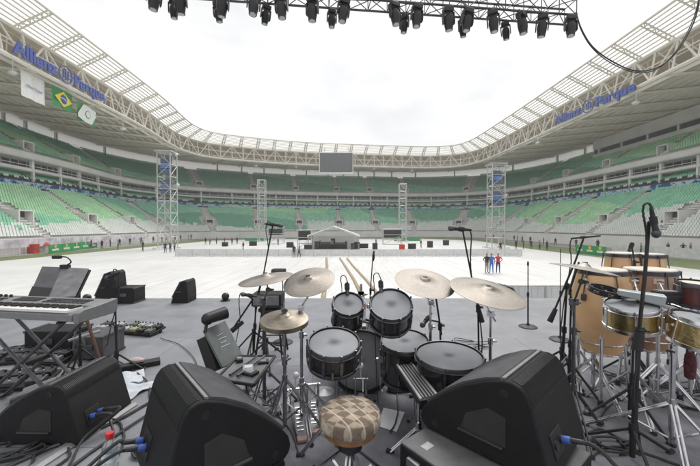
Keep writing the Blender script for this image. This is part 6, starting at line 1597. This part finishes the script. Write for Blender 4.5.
def tangle(x, y, w, d, n, label, seed, r=.006):
    """a heap of coiled cables on the floor: one continuous run"""
    rn = random.Random(seed); c = F(x, y); pts = []; a = rn.uniform(0,6)
    for i in range(n):
        a += rn.uniform(.5,1.5)*rn.choice((1,1,1,-1)); q = rn.uniform(.35,1)
        pts.append(c+V((math.cos(a)*w*q, math.sin(a)*d*q, .012+rn.uniform(0,.035))))
    bm = MB(); sagcable(bm, pts, r, 6, 7); tag(bm.build('cable', M['cable']), label, 'cable')
tangle(10,452,.30,.16,26,'tangled heap of black cable in the bottom left corner of the stage',1,.009)
tangle(30,352,.42,.25,34,'tangled cable heap among the pedalboards under the keyboard',2)
tangle(52,384,.30,.16,24,'tangled cable heap between the X stand and the wedge below the keyboard',3)
tangle(112,338,.22,.16,22,'coiled cable heap around the smaller pedalboard',4)
tangle(262,400,.22,.20,22,'loose cable heap around the feet of the tray stand',5,.005)
tangle(640,380,.42,.30,34,'cable heap on the carpet under the conga stands',6,.006)
tangle(612,448,.20,.12,22,'cable heap beside the right foreground wedge',7,.009)
tangle(690,392,.30,.22,24,'cable heap on the carpet under the right timbale',8)
tangle(150,452,.12,.10,14,'short coil of cable behind the left foreground wedge',9,.009)
tangle(470,345,.30,.20,16,'thin cable coil on the floor behind the biggest floor tom',10,.005)

# ---------------------------------------------------------------- lighting truss with moving heads
Lp, Rp = V((-9.0,7.05,7.15)), V((6.02,8.87,7.28))
d = (Rp-Lp).normalized(); s_ = V((-d.y,d.x,0)); up_ = V((0,0,1)); TL = (Rp-Lp).length; tw = .42
root = thing('lighting_truss', Rp, 'dark box truss across the top of the photo carrying the moving lights', 'truss')
bm = MB()
for a_, b_ in ((0,0),(1,0),(0,1),(1,1)): bm.tube(Lp+s_*tw*a_+up_*tw*b_, Rp+s_*tw*a_+up_*tw*b_, .028, n=8)
bm.build('chords', M['darkmetal'], root)
bm = MB(); n = int(TL/.5)
for i in range(n+1):
    p0, p1 = Lp+d*TL*i/n, Lp+d*TL*min(i+1,n)/n
    cs = [V((0,0,0)), s_*tw, s_*tw+up_*tw, up_*tw]
    for k in range(4):
        bm.tube(p0+cs[k], p0+cs[(k+1)%4], .012, n=5)
        if i < n: bm.tube(p0+cs[k if i%2 else (k+1)%4], p1+cs[(k+1)%4 if i%2 else k], .012, n=5)
bm.build('braces', M['darkmetal'], root)
bm = MB(); sagcable(bm, [Lp+d*TL*.45+V((0,-.03,.02))] + [Lp+d*TL*(.45+.05*i)+V((0,-.04,-.03-.03*(i%2))) for i in range(1,11)] + [Rp+V((0,-.04,0))], .016); bm.build('loom', M['rubber'], root)
# moving head (hangs: base on top, yoke, head pointing down)
root = thing('moving_head_light', (0,0,0), 'x', 'stage light', 'moving lights hanging from the truss')
bm = MB(); bm.box((0,0,-.10), (.30,.24,.13)); bm.build('base', M['plastic'], root, bevel=.02)
bm = MB(); bm.tube((-.08,0,-.04), (-.08,0,.06), .02, n=8); bm.tube((.08,0,-.04), (.08,0,.06), .02, n=8); bm.build('clamp', M['darkmetal'], root)
for s in (-1,1):
    bm = MB(); bm.prism([(-.055,0),(.055,0),(.07,-.24),(.05,-.32),(-.05,-.32),(-.07,-.24)], (s*.155,0,-.16), (0,1,0), (0,0,1), (s,0,0), 0, .035); bm.build('yoke_arm', M['plastic'], root, bevel=.01)
bm = MB(); bm.box((0,0,-.17), (.33,.12,.035)); bm.build('yoke_bridge', M['plastic'], root, bevel=.01)
bm = MB(); bm.lathe([(.05,-.22),(.10,-.24),(.135,-.29),(.145,-.40),(.135,-.50),(.115,-.60),(.115,-.64)], (0,0,0), n=24); hd = bm.build('head', M['black'], root)
bm = MB(); bm.lathe([(.09,-.641),(.085,-.652),(.02,-.658)], (0,0,0), n=20); bm.build('lens', mat('lens_glass', (.35,.36,.38), .1, .3), hd)
MH0 = root
heads = [(158,16,0,'first moving light at the left end of the truss row'),(176,13,1,'second from left, partly hidden moving light of the truss row'),(181,16,0,'third moving light from the left, right one of the first overlapping pair'),(219,14,1,'fourth moving light from the left, left one of the second overlapping pair'),(224.5,18,0,'fifth moving light from the left, right one of the second overlapping pair'),
  (256,22.5,0,'moving light left of the small one in the first group of three'),(268,17,1,'small set back moving light in the middle of the first group of three'),(281.5,20,0,'moving light right of the small one in the first group of three'),
  (313,25,0,'moving light standing alone left of the top middle of the photo'),(332,20,1,'small set back moving light near the top middle of the photo'),(344.5,25,0,'moving light right of the small one near the top middle of the photo'),
  (393,28,0,'moving light left of the small one in the group right of the top middle'),(404.5,26,1,'small set back moving light in the group right of the top middle'),(416.5,31,0,'moving light right of the small one in the group right of the top middle'),
  (446.5,32.5,0,'moving light alone between the two right groups on the truss'),(461,30,1,'set back moving light partly hidden, eighth from the right end'),(467,36,0,'seventh moving light counted back from the right end of the truss'),
  (490.5,34.5,0,'fifth moving light counted back from the right end of the truss'),(503,34,1,'small set back moving light, fourth counted back from the right end'),(519,38,0,'third moving light counted back from the right end of the truss'),(541,42,0,'second moving light counted back from the right end of the truss'),(568,42,0,'last moving light at the right end of the truss')]
for i, (x, y, back, lab) in enumerate(heads):
    rx = (x-350)/330
    # where the ray plane of this x meets the truss line
    o2 = Lp+s_*(tw*1.0 if back else 0); t = (o2.y*rx-o2.x)/(d.x-d.y*rx); q = o2+d*t
    o = MH0 if i == 0 else dup(MH0)
    o.location = q+V((0,0,-.03)); o.rotation_euler = (R(random.uniform(-10,6)), R(random.uniform(-7,7)), math.atan2(d.y,d.x)+random.uniform(-.7,.7)); o['label'] = lab
    o.scale = (.82,.82,.92) if not back else (.66,.66,.76)
# cables from the truss end
for k, (dx, lab) in enumerate(((0,'thicker black cable swooping from the right end of the truss'),(1.6,'thinner black cable swooping beside the thicker one from the right end of the truss'))):
    pts = [(576,12),(581,28+dx),(592,46+dx),(610,60+dx*1.5),(634,70.5+dx),(656,68+dx),(674,55-dx),(688,34-dx*2),(697,12-dx*3),(702,-20)]
    cable([P(x,y,8.87-.02*i) for i, (x,y) in enumerate(pts)], lab, .017-.005*k, None, .004)

# ---------------------------------------------------------------- haze volume added to veil and lighten the far stands
hz = bpy.data.materials.new('haze_air'); hz.use_nodes = True; nt = hz.node_tree; nt.nodes.clear()
ho = nt.nodes.new('ShaderNodeOutputMaterial'); pv = nt.nodes.new('ShaderNodeVolumePrincipled'); pv.inputs['Color'].default_value = (.97,.975,.98,1); pv.inputs['Density'].default_value = .0010; pv.inputs['Anisotropy'].default_value = .2
nt.links.new(pv.outputs['Volume'], ho.inputs['Volume'])
bm = MB(); bm.box((0,60,17.3), (230,260,41.6)); o = bm.build('haze', hz, smooth=False); o['kind'] = 'stuff'
